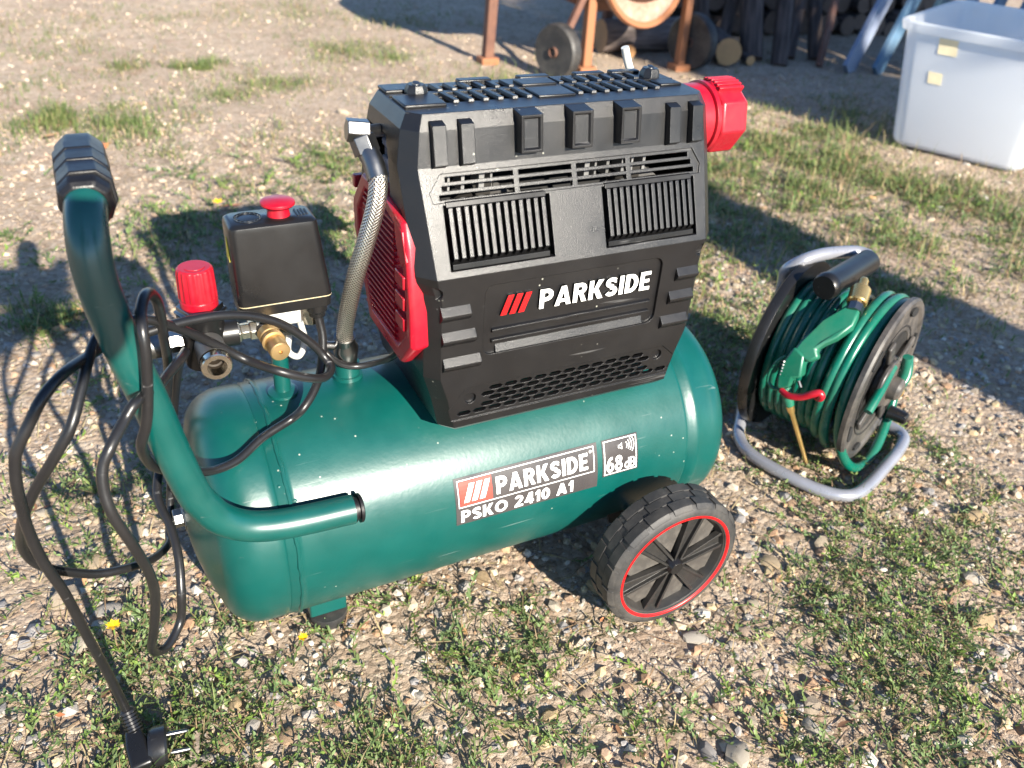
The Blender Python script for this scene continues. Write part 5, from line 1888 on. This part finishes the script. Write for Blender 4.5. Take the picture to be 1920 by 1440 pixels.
make_log('log', (1.84, 2.36, .062), (1, -.06, .0), .42, .064, 1, 0, 'thick bark covered log lying behind the concrete mixer')
make_log('log', (2.085, 2.185, .052), (.35, .90, .0), .26, .052, 0, 2, 'short log with sunlit orange cut end beside the mixer wheel')
make_log('log', (1.725, 2.30, .026), (.5, .85, 0), .12, .026, 0, 2, 'small orange log stub between the mixer legs')
make_log('log', (2.155, 2.08, .018), (.3, .9, 0), .07, .018, 0, 2, 'little orange offcut at the foot of the dark pole')
ORD = ['first', 'second', 'third', 'fourth', 'fifth', 'sixth', 'seventh', 'eighth', 'ninth', 'tenth', 'eleventh', 'twelfth', 'thirteenth', 'fourteenth', 'fifteenth', 'sixteenth', 'seventeenth', 'eighteenth', 'nineteenth', 'twentieth']
for row in range(4):
    x = 2.02 + .05 * (row % 2)
    z = .05 + row * .098
    pos = 0
    while x < 3.75 and pos < 20:
        r = rnd.uniform(.034, .056)
        y = 2.62 - .12 * (x - 2.0) * .9 + rnd.uniform(-.03, .03)
        make_log('firewood_log', (x + r, y + .17, z + rnd.uniform(-.012, .012)), (.12 + rnd.gauss(0, .05), 1, rnd.gauss(0, .04)), .36, r, rnd.randrange(2), 1, 'firewood log, %s from the mixer end in the %s row of the stack' % (ORD[pos], ('bottom', 'second', 'third', 'fourth')[row]), 'firewood', 'stacked firewood logs')
        pos += 1
        x += 2 * r + .004
# poles leaning on the stack
for (b, t, r, lab_) in (((2.22, 2.13, .0), (2.34, 2.46, .62), .046, 'thick dark pole leaning on the woodpile nearest the mixer'), ((2.29, 2.04, -.01), (2.52, 2.42, .72), .034, 'purple brown pole leaning on the woodpile, second from the mixer'), ((2.08, 2.28, .0), (2.13, 2.52, .60), .030, 'dark narrow pole upright behind the mixer wheel'), ((2.41, 2.12, .0), (2.70, 2.45, .62), .026, 'thin dark pole leaning on the woodpile, third from the mixer'), ((2.52, 2.08, .0), (2.64, 2.42, .60), .030, 'dark pole leaning on the woodpile beside the first plank'), ((2.16, 2.26, .0), (2.42, 2.50, .62), .028, 'dark pole crossing behind the thick leaning pole')):
    b, t = V(*b), V(*t)
    make_log('leaning_pole', (b + t) / 2, t - b, (t - b).length, r, 0, 1, lab_, 'pole')
g = G()
g.bar((2.44, 1.97, .0), (2.84, 2.35, .70), .030, .018, up=(0, 1, 0))
o = g.build('wooden_stake', plastic('red_brown_stake', (.15, .065, .045), .85, grain=.4, gscale=40, dust=.3), None, bevel=.002)
tag(o, 'thin reddish brown stake leaning on the woodpile', 'stake')
PLK = [plastic('worn_blue_grey_paint', (.20, .24, .33), .7, grain=.4, gscale=50, dust=.5, dustcol=(.30, .30, .32), dscale=8), plastic('faded_blue_paint', (.07, .15, .24), .7, grain=.4, gscale=50, dust=.5, dustcol=(.22, .26, .30), dscale=8), plastic('dull_green_blue_paint', (.06, .12, .15), .75, grain=.4, gscale=50, dust=.5, dustcol=(.2, .2, .2), dscale=8)]
labs = ['pale blue grey plank leaning at the left end of the row', 'faded blue plank leaning second from the left in the row', 'dark blue green plank leaning third from the left in the row', 'pale plank fourth from the left behind the storage tub', 'blue plank fifth from the left behind the storage tub', 'blue plank sixth from the left behind the storage tub', 'pale plank at the right end behind the storage tub']
for k in range(7):
    bx, by = 2.490 + k * .112, 1.865 - k * .045
    g = G()
    g.bar((bx, by, .0), (bx + .55, by + .22, .74), .098 if k != 1 else .088, .018, up=(-.35, 1, .0))
    o = g.build('plank', PLK[(0, 1, 2, 0, 1, 1, 0)[k]], None, bevel=.0015)
    tag(o, labs[k], 'plank', 'painted planks leaning on the woodpile')
# ------------------------------------------------------------------ small things on the ground
def flower(x, y, h, s, lab_):
    t = thing('yellow_flower', lab_, 'flower', (x, y, 0), 'yellow flowers')
    g = G()
    z0 = gz(x, y)
    g.tube([(x, y, z0 - .003), (x + .002, y - .001, z0 + h)], .0008, 6)
    g.build('stem', plastic('flower_stem', (.12, .2, .05), .6), t)
    pm = plastic('yellow_petal', (.85, .52, .01), .5)
    for k in range(11):
        a = k * 2 * math.pi / 11
        c, d = V(x + .002, y - .001, z0 + h), V(math.cos(a), math.sin(a), .25 + .25 * (k % 2))
        w = V(-math.sin(a), math.cos(a), 0) * s * .28
        g = G()
        g.add([c, c + d * s * .6 - w, c + d * s, c + d * s * .6 + w], [(0, 1, 2, 3)])
        g.build('petal', pm, t)


flower(-.398, .0150, .018, .0075, 'bright yellow flower left of the hanging cord loop')
flower(-.2220, -.0720, .012, .0055, 'small yellow flower in front of the tank foot')
flower(-.0850, 1.135, .030, .012, 'yellow flower in the grass behind the pressure switch')
g = G()
g.loft([[V(-.3475 + dx * w + t * .014, -.1680 + .0 + t * .050, gz(-.345, -.15) + .0055 + dz * w + .002 * t) for dx, dz in ((-1, -.5), (1, -.5), (1, .5), (-1, .5))] for t, w in ((-.55, .0028), (-.2, .0042), (.2, .0044), (.6, .0030))])
o = g.build('wood_splinter', bark_mat('weathered_wood', (.22, .17, .13), (.40, .32, .25)), None, bevel=.0006)
tag(o, 'weathered grey wood splinter beside the plug pins', 'wood splinter')
# ================================================================== unseen behind the camera: post and tree added for their shade, and the photographer
# post added out of view so its shadow runs across the grass behind the reel
post = thing('shadow_post', 'square timber post added unseen behind the viewer on the right for its shadow', 'shadow_post', (1.36, -2.5, 0))
wood = bark_mat('weathered_post', (.20, .15, .11), (.36, .28, .21))
g = G()
g.loft([[V(1.36 + a * w, -2.5 + b * w, z) for a, b in ((-1, -1), (1, -1), (1, 1), (-1, 1))] for z, w in ((-.3, .13), (1.45, .128), (1.60, .12), (1.68, .05))])
g.build('post', wood, post, bevel=.01)
for z in (.5, 1.15):
    g = G()
    g.box(1.36 + .128, 1.36 + .16, -2.52, -2.44, z, z + .16)
    g.build('post_plate', rustd, post, bevel=.004)
# tree added out of view so its crown shades the tub and the woodpile
tree = thing('shade_tree', 'broad leafy tree added unseen behind the viewer on the right for its shade', 'tree', (3.82, -4.6, 0))
g = G()
tr = catmull([(3.82, -4.6, -.2), (3.85, -4.62, .8), (3.78, -4.55, 1.8), (3.83, -4.6, 2.7), (3.80, -4.6, 3.4)], 5)
g.tube(tr, [.17 - .11 * i / (len(tr) - 1) for i in range(len(tr))], 12)
g.build('trunk', BARK[1], tree, smooth=60)
for k in range(9):
    a = k * 2.4
    st = V(3.81, -4.6, 2.0 + k * .16)
    en = st + V(math.cos(a) * rnd.uniform(.6, 1.0), math.sin(a) * rnd.uniform(.6, 1.0), rnd.uniform(.3, .8))
    g = G()
    g.tube(catmull([st, st.lerp(en, .5) + V(0, 0, .1), en], 5), [.05 - .003 * i for i in range(11)], 8)
    g.build('limb', BARK[1], tree, smooth=60)
n = 5200
d_ = rng.normal(size=(n, 3)); d_ /= np.linalg.norm(d_, axis=1)[:, None]
rad = rng.uniform(.35, 1, n) ** .45
lump = np.array([1 + .30 * noise.noise(tuple(q * 2.2)) for q in d_])
cen = np.array((3.82, -4.6, 3.36)) + d_ * (rad * lump)[:, None] * np.array((1.25, 1.1, .86))
keep = np.array([noise.noise((c[0] * 1.9, c[1] * 1.9, c[2] * 1.9)) > -.28 for c in cen])
cen = cen[keep]
n = len(cen)
Rm = rot_np(n, 1.0)
lq = np.array([(-1, 0, 0), (-.3, .42, .06), (.5, .34, .05), (1.1, 0, -.1), (.5, -.34, .05), (-.3, -.42, .06)]) * .105
P_ = np.einsum('nij,kj->nki', Rm, lq) * rng.uniform(.7, 1.3, (n, 1, 1)) + cen[:, None, :]
F_ = (np.array([(0, 1, 2, 3), (0, 3, 4, 5)])[None] + (np.arange(n) * 6)[:, None, None]).reshape(-1, 4)
col = np.array((.07, .11, .03)) * rng.uniform(.7, 1.4, (n, 1))
cr = np_mesh('crown', P_.reshape(-1, 3), F_, np.repeat(col, 6, 0), LEAFM, tree)
cr['kind'] = 'stuff'

# ------------------------------------------------------------------ the photographer, bending in from the left with a phone in both hands
PL_ = V(-.965, -1.18, 0)
person = thing('person', 'person in jeans and dark jacket bending forward to hold a phone', 'person', tuple(PL_))


def skin_body(name, verts, edges, radii, mat, root, parent, levels=2):
    me = bpy.data.meshes.new(name)
    me.from_pydata([tuple(v) for v in verts], edges, [])
    o = bpy.data.objects.new(name, me)
    link(o, parent)
    sk = o.modifiers.new('skin', 'SKIN')
    for i, sv in enumerate(me.skin_vertices[0].data):
        r = radii[i]
        sv.radius = r if isinstance(r, tuple) else (r, r)
        sv.use_root = (i == root)
    ss = o.modifiers.new('sub', 'SUBSURF')
    ss.levels = ss.render_levels = levels
    dg = bpy.context.evaluated_depsgraph_get()
    dg.update()
    nm = bpy.data.meshes.new_from_object(o.evaluated_get(dg))
    o.modifiers.clear()
    o.data = nm
    nm.polygons.foreach_set('use_smooth', [True] * len(nm.polygons))
    nm.materials.clear()
    nm.materials.append(mat)
    return o


skinm = plastic('skin', (.52, .30, .22), .5)
jacket = plastic('dark_jacket', (.04, .05, .07), .85)
denim = plastic('denim', (.06, .09, .16), .9)
ph_c = CP + CR * .040 + CU * .030 - CF * .018                                # phone centre: the lens sits at its left end
hr_ = ph_c + CR * .088                                          # right hand
hl_ = ph_c - CR * .088
hip, chest, neck = V(-.98, -1.12, .80), V(-.80, -.95, 1.10), V(-.72, -.90, 1.17)
head = V(-.66, -.86, 1.27)
shR, shL = V(-.66, -1.06, 1.05), V(-.90, -.80, 1.12)
elR, elL = V(-.40, -1.02, .80), V(-.70, -.66, .86)
wrR, wrL = hr_ - CF * .055 - CU * .045, hl_ - CF * .055 - CU * .035
kR, kL = V(-.86, -1.16, .46), V(-1.02, -1.00, .47)
aR, aL = V(-.90, -1.30, .08), V(-1.10, -1.10, .08)
tR, tL = V(-.80, -1.22, .035), V(-.99, -1.00, .035)
hipR, hipL = V(-.92, -1.18, .78), V(-1.05, -1.06, .78)
pts = [hip, V(-.89, -1.04, .95), chest, neck, head, shR, elR, wrR, shL, elL, wrL, hipR, kR, aR, tR, hipL, kL, aL, tL, head + V(.02, .01, .08)]
edg = [(0, 1), (1, 2), (2, 3), (3, 4), (4, 19), (2, 5), (5, 6), (6, 7), (2, 8), (8, 9), (9, 10), (0, 11), (11, 12), (12, 13), (13, 14), (0, 15), (15, 16), (16, 17), (17, 18)]
rad_ = [(.13, .12), (.13, .11), (.15, .11), .055, (.075, .085), .06, .042, .028, .06, .042, .028, .085, .058, .042, .035, .085, .058, .042, .035, .055]
body = skin_body('body', pts, edg, rad_, skinm, 0, person)
body.data.materials.append(jacket); body.data.materials.append(denim)
for p in body.data.polygons:
    c = p.center
    if c.z < .84: p.material_index = 2
    if c.z >= .60 and (c - V(-.98, -1.12, .80)).length > .20 and c.z < 1.16: p.material_index = 1
    if (c - wrR).length < .05 or (c - wrL).length < .05: p.material_index = 0
for hnd, wr, sgn in ((hr_, wrR, 1), (hl_, wrL, -1)):
    palm = wr.lerp(hnd - CF * .02 - CU * .01, .7)
    vs, es, rs = [wr, palm], [(0, 1)], [.024, (.030, .018)]
    for k, (du, ln) in enumerate(((.050, .062), (.028, .070), (.006, .066), (-.016, .052))):
        b0 = palm + CU * du * .8 - CF * .006
        m0 = hnd + CU * du + CF * .020 + CR * sgn * .010
        e0 = hnd + CU * du + CF * .024 - CR * sgn * ln * .35
        i = len(vs)
        vs += [b0, m0, e0]
        es += [(1, i), (i, i + 1), (i + 1, i + 2)]
        rs += [.010, .009, .008]
    i = len(vs)
    vs += [palm - CF * .012 + CU * .012, hnd - CF * .012 - CR * sgn * .022 + CU * .004]
    es += [(1, i), (i, i + 1)]
    rs += [.012, .009]
    skin_body('hand', vs, es, rs, skinm, 0, person, 1)
g = G()
g.lathe([(0, .0), (.02, .075), (.07, .092), (.11, .085), (.12, .080)], head + V(.02, .015, .115), (-.1, -.1, -1), 20)
g.build('hair', plastic('brown_hair', (.06, .035, .02), .7, grain=.5, gscale=200), person, smooth=60)
phone = thing('smartphone', 'black smartphone held sideways in both hands', 'smartphone', tuple(ph_c))
g = G()
cs = [ph_c + CR * a + CU * b for a, b in rrect(-.080, .080, -.037, .037, .009, 4)]
g.prism([c - CF * .004 for c in cs], CF * .008)
g.build('phone_body', MT['black_smooth'], phone, smooth=40, bevel=.001)
g = G()
g.lathe([(0, .006), (.0015, .006), (.002, .004)], ph_c + CF * .004 - CR * .045, CF, 20)
g.build('lens', MT['steel'], phone, smooth=40)
